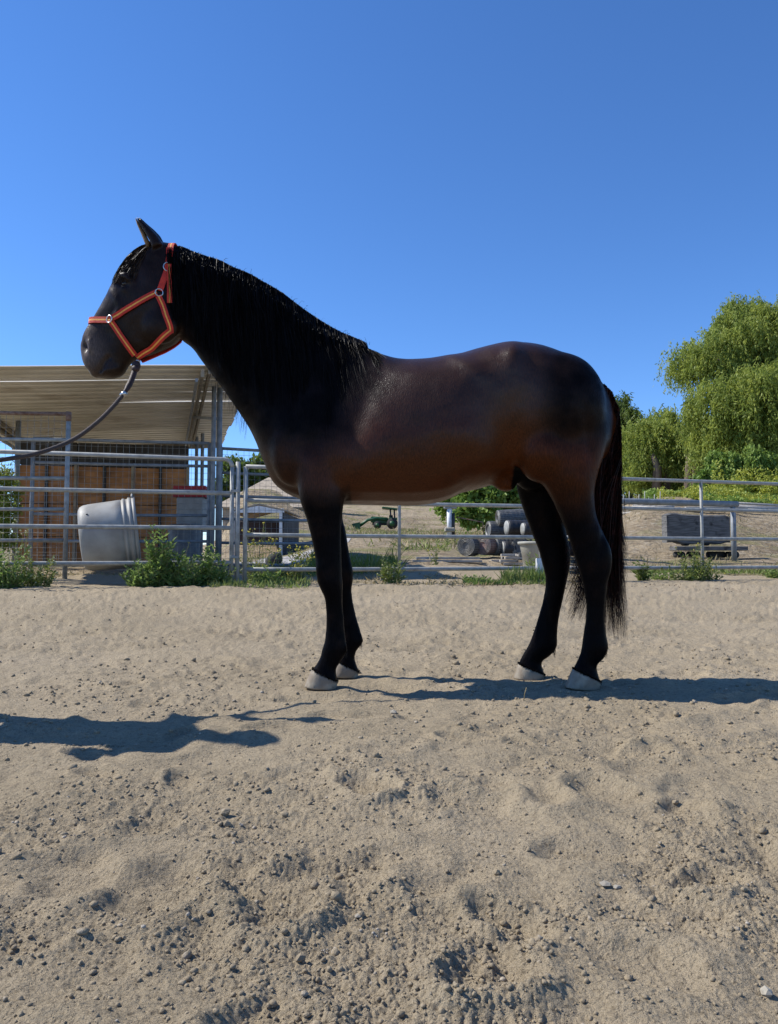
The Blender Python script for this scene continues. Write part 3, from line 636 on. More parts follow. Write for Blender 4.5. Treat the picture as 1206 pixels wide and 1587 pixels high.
# feather and coarse hair at the fetlocks
paths = []
for (cx, cy, Y) in [(538, 1003, NF), (561, 990, FF), (941, 1006, NH), (861, 1004, FH)]:
    for q in range(70):
        r_ = P(cx - 6 + 5 * g.random(), cy - 8 + 14 * g.random(), Y + (g.random() - .5) * .05); L_ = .018 + .028 * g.random()
        paths.append([(r_.x + .006 * t, r_.y, r_.z - L_ * t) for t in np.linspace(0, 1, 5)])
strands('fetlock_hair', paths, .0011, M['hair'], g, horse)

paths = []      # short hair growing down over the top of each hoof
for (ax_, ay_, bx_, by_, Y, w_) in [(484, 1035, 524, 1055, NF, .049), (522, 1022, 557, 1040, FF, .047), (888, 1035, 932, 1056, NH, .050), (803, 1027, 845, 1045, FH, .048)]:
    rg = ringpx(ax_, ay_, bx_, by_, w_, Y, 2.25, .12, 64); cc_ = sum(rg, Vector()) / 64
    for q in range(520):
        r_ = rg[int(g.random() * 64)].copy(); out = (r_ - cc_); out.z = 0; out.normalize(); r_ += Vector((g.normal() * .002, g.normal() * .002, .004 * g.random())) - out * .0025; L_ = .005 + .012 * g.random() ** 1.5
        paths.append([tuple(r_ + out * .0012 * math.sin(t * 1.6) + Vector((0, 0, -L_ * t))) for t in (0, .33, .66, 1)])
strands('coronet_hair', paths, .0016, M['hair'], g, horse)
# ---------------------------------------------------------------- halter
halter = thing('halter', P(180, 502, YC - .08), 'red and gold striped halter buckled on the head of the horse', 'halter')
def strap(name, pts, nrm, wpx, gold=True, th=.006, parent=None, wdir=None):
    pts = catmull(np.array([tuple(p) for p in pts]), 5); nrm = catmull(np.array([tuple(v) for v in nrm]), 5)
    w = wpx; cols = [-1, -.24, .24, 1] if not gold == 2 else [-1, -.6, -.2, .2, .6, 1]; mb = MB(); nc = len(cols); vs = []
    m = len(pts)
    for i in range(m):
        t = Vector(pts[min(i + 1, m - 1)] - pts[max(i - 1, 0)]).normalized(); nv = Vector(nrm[i]).normalized(); s_ = t.cross(nv).normalized(); p = Vector(pts[i])
        for c in cols: vs.append(p + s_ * c * w + nv * th)
        for c in cols: vs.append(p + s_ * c * w)
    st = nc * 2
    for i in range(m - 1):
        a = i * st; b_ = a + st
        for c in range(nc - 1):
            mid = gold and c == (nc - 1) // 2 
            mb.add([], []) if 0 else None
            mb.f.append((a + c, a + c + 1, b_ + c + 1, b_ + c)); mb.m.append(1 if mid else 0)
            mb.f.append((a + nc + c + 1, a + nc + c, b_ + nc + c, b_ + nc + c + 1)); mb.m.append(0)
        mb.f.append((a, b_, b_ + nc, a + nc)); mb.m.append(0)
        mb.f.append((a + nc - 1, a + st - 1, b_ + st - 1, b_ + nc - 1)); mb.m.append(0)
    mb.v = vs
    return mb.build(name, [M['strap_red'], M['strap_gold']], parent or halter, smooth=False)
def onside(pxs, side=-1, off=.005):
    P_, N_ = [], []; last = None
    for (x, y) in pxs:
        h, nn = near_hit(P(x, y, YC), off, side)
        if h is None:
            if last is None: continue
            h = P(x, y, last[0].y); nn = last[1]
        nn = Vector((nn.x * .5, nn.y, nn.z * .5)).normalized(); P_.append(h); N_.append(nn); last = (h, nn)
    return P_, N_
def lin(a, b, n): return [(a[0] + (b[0] - a[0]) * i / n, a[1] + (b[1] - a[1]) * i / n) for i in range(n + 1)]
SW = .0145
for side in (-1, 1):
    strap('cheek_strap', *onside(lin((184, 501), (253, 465), 7), side), SW, parent=halter)
    strap('jaw_strap', *onside(lin((182, 506), (213, 553), 5), side), SW, parent=halter)
    strap('throat_strap', *onside([(255, 470), (261, 483), (267, 500), (272, 515), (272, 524)], side), SW, parent=halter)
    strap('crown_strap', *onside([(257, 462), (262, 445), (267, 425), (268, 405), (267, 392)], side), SW, gold=False, parent=halter)
strap('strap_end', *onside([(268, 420), (269.5, 440), (270, 460), (270, 480)], -1, .010), SW * .85, parent=halter)
for a, b, nme in (((267, 392), None, 'crown_top'),):
    pp = []; nn_ = []
    for ph in np.linspace(-1.25, 1.25, 9):
        c = P(270, 415, YC); dirv = Vector((-.03, math.sin(ph), math.cos(ph))); h = BV.ray_cast(c + dirv * .5, -dirv)
        if h[0] is not None: pp.append(h[0] + dirv * .006); nn_.append(dirv)
    strap(nme, pp, nn_, SW, parent=halter)
pp = []; nn_ = []       # noseband over the bridge of the nose
for ph in np.linspace(-1.75, 1.75, 15):
    c = P(176, 503, YC); ax = Vector((-1, 0, .12)).normalized(); dirv = ax * math.cos(ph) + Vector((0, 1, 0)) * math.sin(ph); h = BV.ray_cast(c + dirv * .6, -dirv)
    if h[0] is not None: pp.append(h[0] + dirv * .006); nn_.append(dirv)
strap('noseband', pp, nn_, SW * 1.05, parent=halter)
pl_ = lin((213, 556), (272, 524), 6); dn = Vector((.4, 0, -.9)).normalized()   # chin strap runs in the middle under the jaw
for side in (-1, 1):
    strap('chin_strap', *onside([(272, 521), (262, 529), (250, 537), (238, 543), (226, 549), (215, 555)], side, .008), SW, parent=halter)
def ringobj(px, py, r, th, side=-1, parent=None, name='ring', off=.010, asp=1.0):
    h, nn = near_hit(P(px, py, YC), off, side)
    if h is None: h = P(px, py, YC); nn = Vector((0, -1, 0))
    u = nn.cross(Vector((0, 0, 1))).normalized(); w = nn.cross(u); mb = MB()
    pts = [h + u * math.cos(a) * r + w * math.sin(a) * r * asp for a in np.linspace(0, 2 * math.pi, 17)]
    mb.tube(pts, th, 8, cap=False); return mb.build(name, M['metal'], parent or halter)
for side in (-1, 1):
    ringobj(180.5, 502.5, .0175, .0036, side); ringobj(256, 465, .018, .003, side)
    ringobj(267, 424, .021, .0028, side, name='buckle', asp=1.15)
hb2 = MB(); chinj = P(214, 560, YC - .035); hb2.ell(chinj, (.012, 0, 0), (0, .016, 0), (0, 0, .010), 12, 8); hb2.build('chin_ring', M['metal'], halter)

# lead rope: from the halter to the handler's hand outside the picture on the left
rope = thing('lead_rope', P(208, 572, YC - .05), 'dark brown lead rope hanging from the halter and running out to the left', 'lead rope')
rp_ = [(213, 562, 3.70), (210, 570, 3.69), (205, 586, 3.66), (196, 604, 3.62), (178, 627, 3.57), (150, 655, 3.50), (112, 682, 3.42), (60, 702, 3.26), (0, 713, 3.10), (-60, 718, 2.92)]
cp = catmull(np.array([tuple(P(*q)) for q in rp_]), 6); HANDP = Vector((-1.80, 2.62, 1.02)); cp = np.vstack([cp, np.array([tuple(HANDP + Vector((.03, .02, -.0)))])])
m_ = MB(); m_.tube([Vector(p) for p in cp[20:]], .0098, 10); m_.build('rope', M['rope'], rope)
m_ = MB(); m_.tube([Vector(p) for p in cp[3:21]], [.017] * 5 + [.014] * 10 + [.0105] * 3, 10); m_.build('leather_cover', M['leather'], rope)
m_ = MB(); m_.ell(cp[4], (.022, 0, 0), (0, .02, 0), (0, 0, .024), 12, 8); m_.ell(Vector(cp[7]) + Vector((.006, -.01, 0)), (.020, 0, 0), (0, .018, 0), (0, 0, .018), 12, 8); m_.build('knot', M['leather'], rope)
m_ = MB(); m_.tube([Vector(cp[20]) + Vector((-.008, 0, -.009)), Vector(cp[20]) + Vector((.012, 0, .012))], .0125, 10); m_.build('ferrule', M['metal'], rope)

# ---------------------------------------------------------------- handler, standing just outside the left edge
pb = MB()
def limb(pts, rad, n=14):
    D = catmull(np.array([(*p, r) for p, r in zip(pts, rad)]), 4); pb.tube([Vector(d[:3]) for d in D], [float(d[3]) for d in D], n)
    pb.ell(pts[0], (rad[0], 0, 0), (0, rad[0], 0), (0, 0, rad[0])); pb.ell(pts[-1], (rad[-1], 0, 0), (0, rad[-1], 0), (0, 0, rad[-1]))
PX, PY = -2.07, 2.88
def W(x, y, z): return (PX + x, PY + y, z)
for sg in (-1, 1):
    limb([W(0, sg * .09, .92), W(.03, sg * .10, .70), W(.03, sg * .11, .48), W(.0, sg * .115, .30), W(-.01, sg * .12, .10)], [.095, .085, .062, .060, .045])
pelv = [(.88, .115, .165), (.96, .12, .17), (1.06, .10, .145), (1.18, .11, .155), (1.32, .115, .175), (1.40, .10, .185), (1.455, .07, .12), (1.49, .055, .06), (1.56, .052, .054)]
pb.loft([[Vector(W(a * math.cos(t), b_ * math.sin(t), z)) for t in np.linspace(0, 2 * math.pi, 21)[:-1]] for z, a, b_ in pelv])
HR = HANDP; 
sh = Vector(W(0, -.17, 1.40)); el = Vector(W(.06, -.26, 1.12)); limb([sh, (sh + el) / 2, el, (el + HR) / 2, HR - (HR - el).normalized() * .03], [.055, .048, .040, .035, .026])
sh2 = Vector(W(0, .17, 1.40)); el2 = Vector(W(.10, .36, 1.30)); HL = Vector((-1.83, 3.20, 1.56)); limb([sh2, (sh2 + el2) / 2, el2, (el2 + HL) / 2, HL], [.055, .048, .040, .034, .025])
pb.ell(W(.01, 0, 1.66), (.088, 0, 0), (0, .075, 0), (0, 0, .115), 20, 14); pb.ell(W(.06, 0, 1.60), (.045, 0, 0), (0, .045, 0), (0, 0, .05)); pb.ell(W(.105, 0, 1.655), (.02, 0, 0), (0, .012, 0), (0, 0, .024))
for sg in (-1, 1): pb.ell(W(-.005, sg * .078, 1.655), (.016, 0, 0), (0, .008, 0), (0, 0, .03))
def hand(o, fwd, side, up, curl):
    fwd, side, up = Vector(fwd).normalized(), Vector(side).normalized(), Vector(up).normalized()
    pb.ell(o + fwd * .045, fwd * .052, side * .042, up * .017, 16, 10)
    for i, (off, L_) in enumerate(((-.030, .072), (-.010, .082), (.011, .077), (.031, .060))):
        a = o + fwd * .080 + side * off; p1 = a + (fwd * math.cos(curl) - up * math.sin(curl)) * L_ * .45; p2 = p1 + (fwd * math.cos(curl * 2.1) - up * math.sin(curl * 2.1)) * L_ * .32; p3 = p2 + (fwd * math.cos(curl * 3) - up * math.sin(curl * 3)) * L_ * .26
        limb([a - fwd * .02, a, p1, p2, p3], [.0095, .0098, .009, .0085, .0075], 8)
    a = o + fwd * .02 - side * .034; limb([a, a - side * .022 + fwd * .022 - up * .008, a - side * .018 + fwd * .05 - up * .02], [.012, .011, .009], 8)
hand(HR - Vector((.06, 0, 0)), (.9, .3, .1), (0, .1, 1), (.3, -1, 0), 1.0); hand(HL, (.35, .05, .9), (0, 1, -.1), (-.6, 0, .75), .2)
person = thing('person', (PX, PY, 0), 'person in dark jacket and jeans holding the lead rope just left of the picture', 'person')
pme = remesh(pb, .009, 3, 'person_body'); n = len(pme.vertices); c3 = np.empty(n * 3, np.float32); pme.vertices.foreach_get('co', c3); c3 = c3.reshape(-1, 3)
fc = np.array([c3[list(p.vertices)].mean(0) for p in pme.polygons])
M['skin_tone'] = mat('skin', (.45, .26, .18), (.40, .22, .15), .55, 20); M['jacket'] = mat('dark_jacket', (.03, .035, .05), (.02, .022, .03), .85, 20, .4, 90); M['jeans'] = mat('blue_jeans', (.05, .08, .15), (.03, .05, .1), .85, 30, .4, 200)
for k in ('skin_tone', 'jacket', 'jeans'): pme.materials.append(M[k])
mi = np.where(fc[:, 2] < .96, 2, 1); mi = np.where((fc[:, 2] > 1.50) & (np.abs(fc[:, 0] - PX) < .18) & (np.abs(fc[:, 1] - PY) < .13), 0, mi)
for hp, rr in ((HR, .13), (HL + Vector((.06, 0, .05)), .13)): mi = np.where(np.linalg.norm(fc - np.array(hp), axis=1) < rr, 0, mi)
pme.polygons.foreach_set('material_index', mi.astype(np.int32)); obj('body', pme, None, person)
hm = MB(); hm.ell(W(-.02, 0, 1.685), (.095, 0, 0), (0, .083, 0), (0, 0, .105), 20, 12); hm.ell(W(-.08, 0, 1.58), (.045, 0, 0), (0, .06, 0), (0, 0, .12), 16, 10); hm.build('hair', M['leather'], person)
for sg in (-1, 1):
    bm_ = MB(); bm_.loft([[Vector(W(cx + a * math.cos(t), sg * .12 + b_ * math.sin(t), z)) for t in np.linspace(0, 2 * math.pi, 17)[:-1]] for z, cx, a, b_ in ((-.005, .05, .14, .05), (.03, .05, .145, .052), (.065, .03, .115, .05), (.10, -.01, .06, .055), (.26, -.01, .065, .062), (.27, -.01, .05, .05))]); bm_.build('boot', M['leather'], person)
    e = MB(); e.ell(W(.088, sg * .03, 1.675), (.010, 0, 0), (0, .012, 0), (0, 0, .008), 10, 6); e.build('eye', M['eye'], person)

# ---------------------------------------------------------------- pipe fences
def fx(px, off=0.0):      # X on the arena fence line seen at picture column px
    a = (px - 603) / F; return a * (10.2 + off) / (1 - .29 * a)
def FL(x, off=0.0): return 10.2 + off + .29 * x
def fence_panel(name, x0, x1, zs, posts, stays, label, corner=True, r=.027, mt='galv', off=0.0, group=None, yf=None):
    yf = yf or (lambda x: FL(x, off)); g0 = gz((x0 + x1) / 2, yf((x0 + x1) / 2))
    t = thing(name, ((x0 + x1) / 2, yf((x0 + x1) / 2), g0), label, 'fence panel', group)
    for i, z in enumerate(zs):
        a, b_ = x0, x1
        if corner and i == 0 and x1 in posts:
            rc = .10; pts = [Vector((a, yf(a), z))] + [Vector((b_ - rc + rc * math.sin(q), yf(b_), z - rc + rc * math.cos(q))) for q in np.linspace(0, 1.57, 6)]
        else:
            nseg = 8; sag = .006
            pts = [Vector((a + (b_ - a) * k / nseg, yf(a + (b_ - a) * k / nseg), z - sag * math.sin(math.pi * k / nseg))) for k in range(nseg + 1)]
        MB().tube(pts, r, 12).build('rail', M[mt], t)
    for x in posts:
        top = zs[0] - (.10 if corner and x == x1 else 0)
        MB().tube([(x, yf(x) + .003, gz(x, yf(x)) - .1), (x, yf(x) + .003, top)], r * 1.02, 12).build('post', M[mt], t)
    for x, za, zb in stays: MB().tube([(x, yf(x) - .004, za), (x, yf(x) - .004, zb)], r * .85, 10).build('stay', M[mt], t)
    return t
ZL = [1.83, 1.40, .965, .53]; ZM = [z - .085 for z in ZL]
G1 = 'galvanised pipe panels along the back of the arena'
xl = fx(359)
fence_panel('pipe_fence_panel', -8.2, xl, ZL, [-8.2, xl], [], 'galvanised pipe fence panel with rounded corner in front of the shelter', group=G1)
gp = thing('gate_post', (fx(368), FL(fx(368)), gz(fx(368), FL(fx(368)))), 'square topped galvanised post between left panel and middle panel', 'fence post')
x = fx(368); MB().tube([(x, FL(x), -.0), (x, FL(x), 1.80)], .030, 12).build('post', M['galv'], gp)
for zc_ in (1.43, .60): MB().box((x - .03, FL(x) - .035, zc_), (.055, .012, .018), bev=.004).build('clamp', M['galv'], gp, False)
xm0, xm1 = fx(380), fx(838)
fence_panel('pipe_fence_panel', xm0, xm1, ZM, [xm0, xm1], [(fx(619), ZM[3], ZM[0])], 'galvanised pipe fence panel seen beneath the belly of the horse', group=G1, corner=False)
xr0, xr1 = fx(852), 9.6
fence_panel('pipe_fence_panel', xr0, xr1, ZM, [xr0, xr1], [(fx(1088), gz(fx(1088), FL(fx(1088))) , ZM[0])], 'galvanised pipe fence panel right of the horse tail', group=G1, corner=False)
# white wooden block post seen behind the far hind leg
x = fx(834) ; wp = tag(MB().box((x, FL(x) - .10, .33), (.05, .05, .25), bev=.008).build('white_post', M['white'], smooth=False), 'short whitish post foot behind the far hind leg', 'post')

# hitching rail behind the right panel
hr = thing('hitching_rail', P(1137, 850, 15.6), 'thick pipe hitching rail on one leg behind the right fence panel', 'hitching rail')
MB().tube([P(845, 775, 15.0), P(1000, 777.5, 15.3), P(1143, 781.5, 15.6)], .062, 14).build('rail', M['galv_blue'], hr)
for px in (1136, 870): q = P(px, 786, 15.6 if px > 900 else 15.05); MB().tube([q + Vector((0, 0, .05)), Vector((q.x, q.y, gz(q.x, q.y) - .1))], .052, 14).build('leg', M['galv_blue'], hr)

# ---------------------------------------------------------------- mesh pen panels of the shelter
def wires(x0, y0, x1, y1, z0, z1, dx, dz, r=.0028):
    L_ = math.hypot(x1 - x0, y1 - y0); nx = int(L_ / dx); nz = int((z1 - z0) / dz); mb = MB()
    for i in range(1, nx):
        f_ = (i + random.uniform(-.08, .08)) / nx; x, y = x0 + (x1 - x0) * f_, y0 + (y1 - y0) * f_; mb.tube([(x, y, z0), (x, y, z1)], r, 3, cap=False)
    for j in range(1, nz):
        z = z0 + (z1 - z0) * j / nz; mb.tube([(x0, y0 - .005, z), (x1, y1 - .005, z)], r, 3, cap=False)
    return mb
def mesh_panel(x0, y0, x1, y1, zs, label, mt='galv_blue', r=.026, dx=.085, dz=.10, rustytop=False, posts=(0, 1), ztop=None):
    t = thing('mesh_pen_panel', ((x0 + x1) / 2, (y0 + y1) / 2, gz((x0 + x1) / 2, (y0 + y1) / 2)), label, 'fence panel', 'wire mesh pen panels of the horse shelter')
    for i, z in enumerate(zs):
        MB().tube([(x0, y0, z), ((x0 + x1) / 2, (y0 + y1) / 2, z - .008), (x1, y1, z - .0)], r, 10).build('rail', M['rust'] if (rustytop and i == 0) else M[mt], t)
    for k in posts:
        x, y = (x0, y0) if k == 0 else (x1, y1); zt = ztop or zs[0]; g_ = gz(x, y)
        MB().tube([(x, y + .002, g_ - .05), (x, y + .002, zt - (.10 if rustytop else 0))], r * 1.25, 12).build('post', M[mt], t)
        if rustytop: MB().tube([(x, y + .002, zt - .10), (x, y + .002, zt + .03)], r * 1.45, 12).build('post_cap', M['rust'], t)
    stuff(wires(x0, y0, x1, y1, zs[-1], zs[0], dx, dz).build('wire_mesh', M['wire'], t)); return t
def zat(py, Y): return CAM_H + (862 - py) / F * Y
def xat(px, Y): return (px - 603) / F * Y
mesh_panel(xat(-160, 10.3), 10.3, xat(102, 10.6), 10.6, [zat(640, 10.6), zat(681, 10.6), zat(741, 10.6), zat(789, 10.6), zat(837, 10.6), zat(872, 10.6)], 'rusty topped wire mesh pen panel at the far left', 'galv', rustytop=True, dx=.088)
mesh_panel(xat(48, 12.2), 12.2, xat(323, 12.75), 12.75, [zat(686, 12.75), zat(722, 12.75), zat(761, 12.75), zat(799, 12.75), zat(839, 12.75), zat(875, 12.75)], 'blue grey wire mesh pen panel across the front of the shelter', dx=.095)
mesh_panel(xat(341, 12.9), 12.9, xat(520, 13.6), 13.6, [zat(694, 12.9), zat(732, 12.9), zat(768, 12.9), zat(804, 12.9), zat(841, 12.9), zat(875, 12.9)], 'blue grey wire mesh pen panel right of the shelter posts', dx=.095)

# ---------------------------------------------------------------- shelter
shel = thing('horse_shelter', (-4.5, 14, .3), 'open horse shelter with sloping corrugated roof and brown plywood back wall', 'shelter')
Fc = Vector((-1.99, 11.5, 3.49)); dD = Vector((-.288, 1, .003)); eS = Vector((-1, -.288, -.071))
def RP(d, s): return Fc + dD * d + eS * s
nsh = 9; Dp = 8.1; SL = 4.7; step = Dp / nsh
for i in range(nsh):
    d0, d1 = i * step - (.03 if i and i != 2 else 0) + (.03 if i == 2 else 0), (i + 1) * step; zoff = -.003 * i
    prof_ = []; q_ = d0
    while q_ < d1:
        prof_ += [(q_, 0), (q_ + .19, 0), (q_ + .20, .06), (q_ + .27, .06), (q_ + .28, 0)]; q_ += .30
    prof_ = [(a_, h_) for a_, h_ in prof_ if a_ < d1] + [(d1, 0)]; rows = len(prof_) - 1
    gap = .0
    V = []; Fq = []; cs = 13; upn = Vector((-.07, 0, 1)).normalized()
    for r_ in range(rows + 1):
        d, h = prof_[r_]
        for c_ in range(cs):
            s_ = SL * c_ / (cs - 1) - .02 * ((i * 7) % 3); b_ = .02 * math.sin(s_ * 1.3) + (.035 * math.sin(s_ * .9 + 1) if i == 2 and r_ > rows - 6 else 0) - (.03 * math.sin(s_ * .55) if i == 1 else 0)
            V.append(RP(d, s_) + upn * (h + zoff + b_ * .5))
    for r_ in range(rows):
        for c_ in range(cs - 1): a = r_ * cs + c_; Fq.append((a, a + 1, a + cs + 1, a + cs))
    obj('roof_sheet', np_mesh('roof_sheet', V, Fq), M['roof'], shel, False)
def beam(a, b_, w, h, name, mt):
    a, b_ = Vector(a), Vector(b_); d = (b_ - a); L_ = d.length; d.normalize(); s_ = d.cross(Vector((0, 0, 1))).normalized(); u = s_.cross(d)
    Mx = Matrix((d, s_, u)).transposed(); return MB().box((a + b_) / 2, (L_ / 2, w / 2, h / 2), M=Mx, bev=.004).build(name, M[mt], shel, False)
for s_ in (.78, 4.3):                                   # rafters running back, doubled timber with a steel purlin
    beam(RP(.05, s_) - Vector((0, 0, .09)), RP(7.7, s_) - Vector((0, 0, .09)), .05, .13, 'rafter', 'beam')
    beam(RP(.05, s_ - .10) - Vector((0, 0, .07)), RP(7.7, s_ - .10) - Vector((0, 0, .07)), .045, .08, 'rafter', 'beam')
    beam(RP(.05, s_ + .08) - Vector((0, 0, .20)), RP(7.7, s_ + .08) - Vector((0, 0, .20)), .04, .06, 'rafter', 'galv_blue')
beam(RP(7.6, 0) - Vector((0, 0, .12)), RP(7.6, 4.6) - Vector((0, 0, .12)), .06, .14, 'eave_beam', 'beam')
for px, Y, r_ in ((329, 12.62, .038), (338, 12.75, .046), (312, 17.6, .04), (24, 14.6, .05), (303, 18.0, .04)):
    x = xat(px, Y); 
    # height of the roof above (x, Y)
    A2 = np.array([[dD.x, eS.x], [dD.y, eS.y]]); sol = np.linalg.solve(A2, np.array([x - Fc.x, Y - Fc.y])); zt = RP(*sol).z - .03
    MB().tube([(x, Y, gz(x, Y) - .1), (x, Y, zt)], r_, 14).build('post', M['galv_blue'], shel)
beam((xat(333, 12.7), 12.7, 2.9), RP(3.4, .8) - Vector((0, 0, .15)), .04, .05, 'brace', 'galv_blue')
# back wall: plywood boards, dark tin strip above
wy0, wy1 = 16.2, 17.0; wx0, wx1 = xat(26, wy0), xat(291, wy1); nb = 6
for i in range(nb):
    f0, f1 = i / nb, (i + 1) / nb; xa, xb = wx0 + (wx1 - wx0) * f0, wx0 + (wx1 - wx0) * f1; ya, yb = wy0 + (wy1 - wy0) * f0, wy0 + (wy1 - wy0) * f1
    rz = math.atan2(yb - ya, xb - xa); hl = math.hypot(xb - xa, yb - ya) / 2 - .008
    for (z0, z1, nme, mt) in ((.42, 1.02, 'wall_panel', 'wood_brown'), (1.035, 1.72, 'wall_panel', 'wood_brown'), (1.735, 2.54, 'wall_panel', 'wood_brown'), (2.56, 3.06, 'upper_panel', 'dark_tin')):
        MB().box(((xa + xb) / 2, (ya + yb) / 2 + .01 * ((i * 5 + int(z0 * 3)) % 3), (z0 + z1) / 2), (hl, .012, (z1 - z0) / 2), rz, bev=.003).build(nme, M[mt], shel, False)
slb = MB().box(((wx0 + wx1) / 2, (wy0 + wy1) / 2 + .06, 1.75), (math.hypot(wx1 - wx0, wy1 - wy0) / 2 - .02, .01, 1.30), math.atan2(wy1 - wy0, wx1 - wx0)).build('wall_backing', M['dark_tin'], shel, False)
for i in range(nb + 1):
    f0 = i / nb; x, y = wx0 + (wx1 - wx0) * f0, wy0 + (wy1 - wy0) * f0 - .06; MB().box((x, y, 1.5), (.028, .03, 1.12), bev=.004).build('stud', M['dark_tin'] if i % 2 else M['beam'], shel, False)

# red topped feed bin by the shelter posts, grey can below
fb = thing('feed_cabinet', (xat(297, 14.2), 14.2, .35), 'red topped pale grey feed cabinet standing at the right end of the shelter', 'feed cabinet')
k = 14.2 / F; x = xat(298, 14.2)
MB().box((x, 14.2, zat(763, 14.2)), (25 * k, .26, 8.5 * k), bev=.01).build('lid', M['red'], fb, False)
MB().box((x, 14.2, zat(798, 14.2)), (20 * k, .22, 26 * k), bev=.012).build('cabinet', M['tub'], fb, False)
gc = thing('grey_drum', (xat(292, 13.7), 13.7, .35), 'dusty grey plastic drum in front of the red topped cabinet', 'drum')
prof = [(.0, .0), (.24, .0), (.255, .05), (.27, .5), (.28, .62), (.30, .63), (.30, .68), (.27, .69), (.26, .60), (.2, .08)]
def lathe(prof, c, n=28, Mx=None):
    mb = MB(); c = Vector(c); rings = [[c + (Mx or Matrix.Identity(3)) @ Vector((max(r_, .001) * math.cos(t), max(r_, .001) * math.sin(t), z)) for t in np.linspace(0, 2 * math.pi, n + 1)[:-1]] for r_, z in prof]
    mb.loft(rings); return mb
lathe([(.28, 0), (.29, .03), (.27, .1), (.29, .25), (.27, .4), (.29, .72), (.27, .8), (.1, .82)], (xat(286, 13.7), 13.7, gz(xat(286, 13.7), 13.7)), 28).build('drum', M['grey_bin'], gc)

# big grey water tub lying on its side behind the left panel
tx, ty = xat(170, 9.85), 9.85; tub = thing('water_tub', (tx, ty, .3), 'big grey plastic tub lying on its side behind the left fence panel', 'tub')
zc_ = zat(830, 9.85); ax = Vector((1, .32, .13)).normalized(); s2 = ax.cross(Vector((0, 0, 1))).normalized(); u2 = s2.cross(ax); Mt = Matrix((s2, u2, ax)).transposed()
kk = 9.85 / F; L0 = 41 * kk
prof = [(.02, -L0 + .004), (.36, -L0), (.395, -L0 + .02), (.415, -L0 + .06), (.425, -L0 + .12), (.44, .10), (.446, .17), (.440, .175), (.440, .19), (.455, .195), (.455, .225), (.445, .23), (.447, .26), (.462, .265), (.462, .30), (.45, .305), (.450, L0 - .03), (.463, L0 - .025), (.466, L0 + .01), (.452, L0 + .012), (.435, L0 - .02), (.40, -L0 + .10), (.34, -L0 + .03), (.02, -L0 + .03)]
lathe(prof, (tx, ty, zc_), 56, Mt).build('tub_shell', M['tub'], tub)
hp = Vector((tx, ty, zc_)) + Mt @ Vector((.455 * math.sin(.55), 0, L0)) ; hm = MB(); hm.tube([Vector((tx, ty, zc_)) + Mt @ Vector((.47 * math.sin(q), .47 * math.cos(q), L0 - .02)) * 1.0 + Vector((0, 0, .03 * math.sin((q + .25) / .5 * math.pi))) for q in np.linspace(-.25, .25, 7)], .012, 8); hm.build('handle', M['galv'], tub)
for (dxp, dyp) in ((-35, 33),):
    c_ = Vector((tx, ty, zc_)) + Mt @ Vector((.425 * math.sin(.72), .425 * math.cos(.72), -L0 + .14)); 
    MB().ell(Vector((xat(133.5, 9.46), 9.47, zat(797, 9.47))), (.014, 0, 0), (0, .012, 0), (0, 0, .010), 10, 6).build('drain_hole', M['black'], tub)
# upright tub behind the middle panel
q = P(836, 880, 12.6); zb = gz(q.x, 12.6); t2 = thing('plastic_tub', (q.x, 12.6, zb), 'round tan plastic tub standing upright behind the far hind leg', 'tub')
lathe([(.02, 0), (.24, 0), (.255, .03), (.30, .42), (.345, .425), (.35, .47), (.33, .475), (.32, .44), (.24, .05), (.02, .05)], (q.x, 12.6, zb - .01), 36).build('tub_shell', M['tub_brown'], t2)

# ---------------------------------------------------------------- wire rolls, planks and other stores beyond the fence
def roll(px, py, Y, rpx, L_, yaw, mt, label, core=.35, tilt=0.0, name='wire_roll', coil=True, group='rolls of wire mesh stacked beyond the fence', tagc=None):
    c = P(px, py, Y); r_ = rpx * Y / F; t = thing(name, (c.x, c.y, c.z - r_), label, 'wire roll', group)
    d = Vector((math.cos(yaw) * math.cos(tilt), math.sin(yaw) * math.cos(tilt), math.sin(tilt))); s_ = d.cross(Vector((0, 0, 1))).normalized(); u = s_.cross(d); Mx = Matrix((s_, u, d)).transposed()
    prof = [(r_ * core, .012), (r_ * .93, .0), (r_, .02)]
    nb_ = max(5, int(L_ / .09)); 
    for i in range(nb_): z = .02 + (L_ - .04) * (i + .5) / nb_; prof += [(r_ * .985, z - .012), (r_ * 1.015, z), (r_ * .985, z + .012)]
    prof += [(r_, L_ - .02), (r_ * .93, L_), (r_ * core, L_ - .01), (r_ * core * .98, .02)]
    lathe(prof, c, 22, Mx).build('mesh_coil', M[mt], t)
    if mt == 'black': lathe([(r_ * core, -.012), (r_ * .90, -.014), (r_ * .90, -.004), (r_ * core, -.002)], c, 22, Mx).build('end_coil', M['galv'], t)
    if coil:    # turns of wire seen on the end, and along the surface
        w = MB()
        for q_ in np.linspace(core + .08, .98, 5): w.tube([c + Mx @ Vector((r_ * q_ * math.cos(a), r_ * q_ * math.sin(a), -.006)) for a in np.linspace(0, 6.283, 19)], .0045, 4, cap=False)
        for a in np.linspace(0, 6.283, 27)[:-1]: w.tube([c + Mx @ Vector((r_ * 1.02 * math.cos(a), r_ * 1.02 * math.sin(a), z)) for z in (0, L_)], .0035, 3, cap=False)
        stuff(w.build('wire', M['wire'], t))
    if tagc: 
        MB().box(c + Mx @ Vector((-r_ * .25, r_ * .97, L_ * .45)), (.16, .02, .07), M=Matrix((d, s_, u)).transposed()).build('paper_label', M['white'], t, False)
    return t
roll(722, 846, 14.3, 15.5, .34, R(55), 'roll_grey', 'grey wire roll standing at the left end of the stack')
roll(748, 845, 14.3, 15, .42, R(50), 'roll_pink', 'rusty pink wire roll second from the left of the stack')
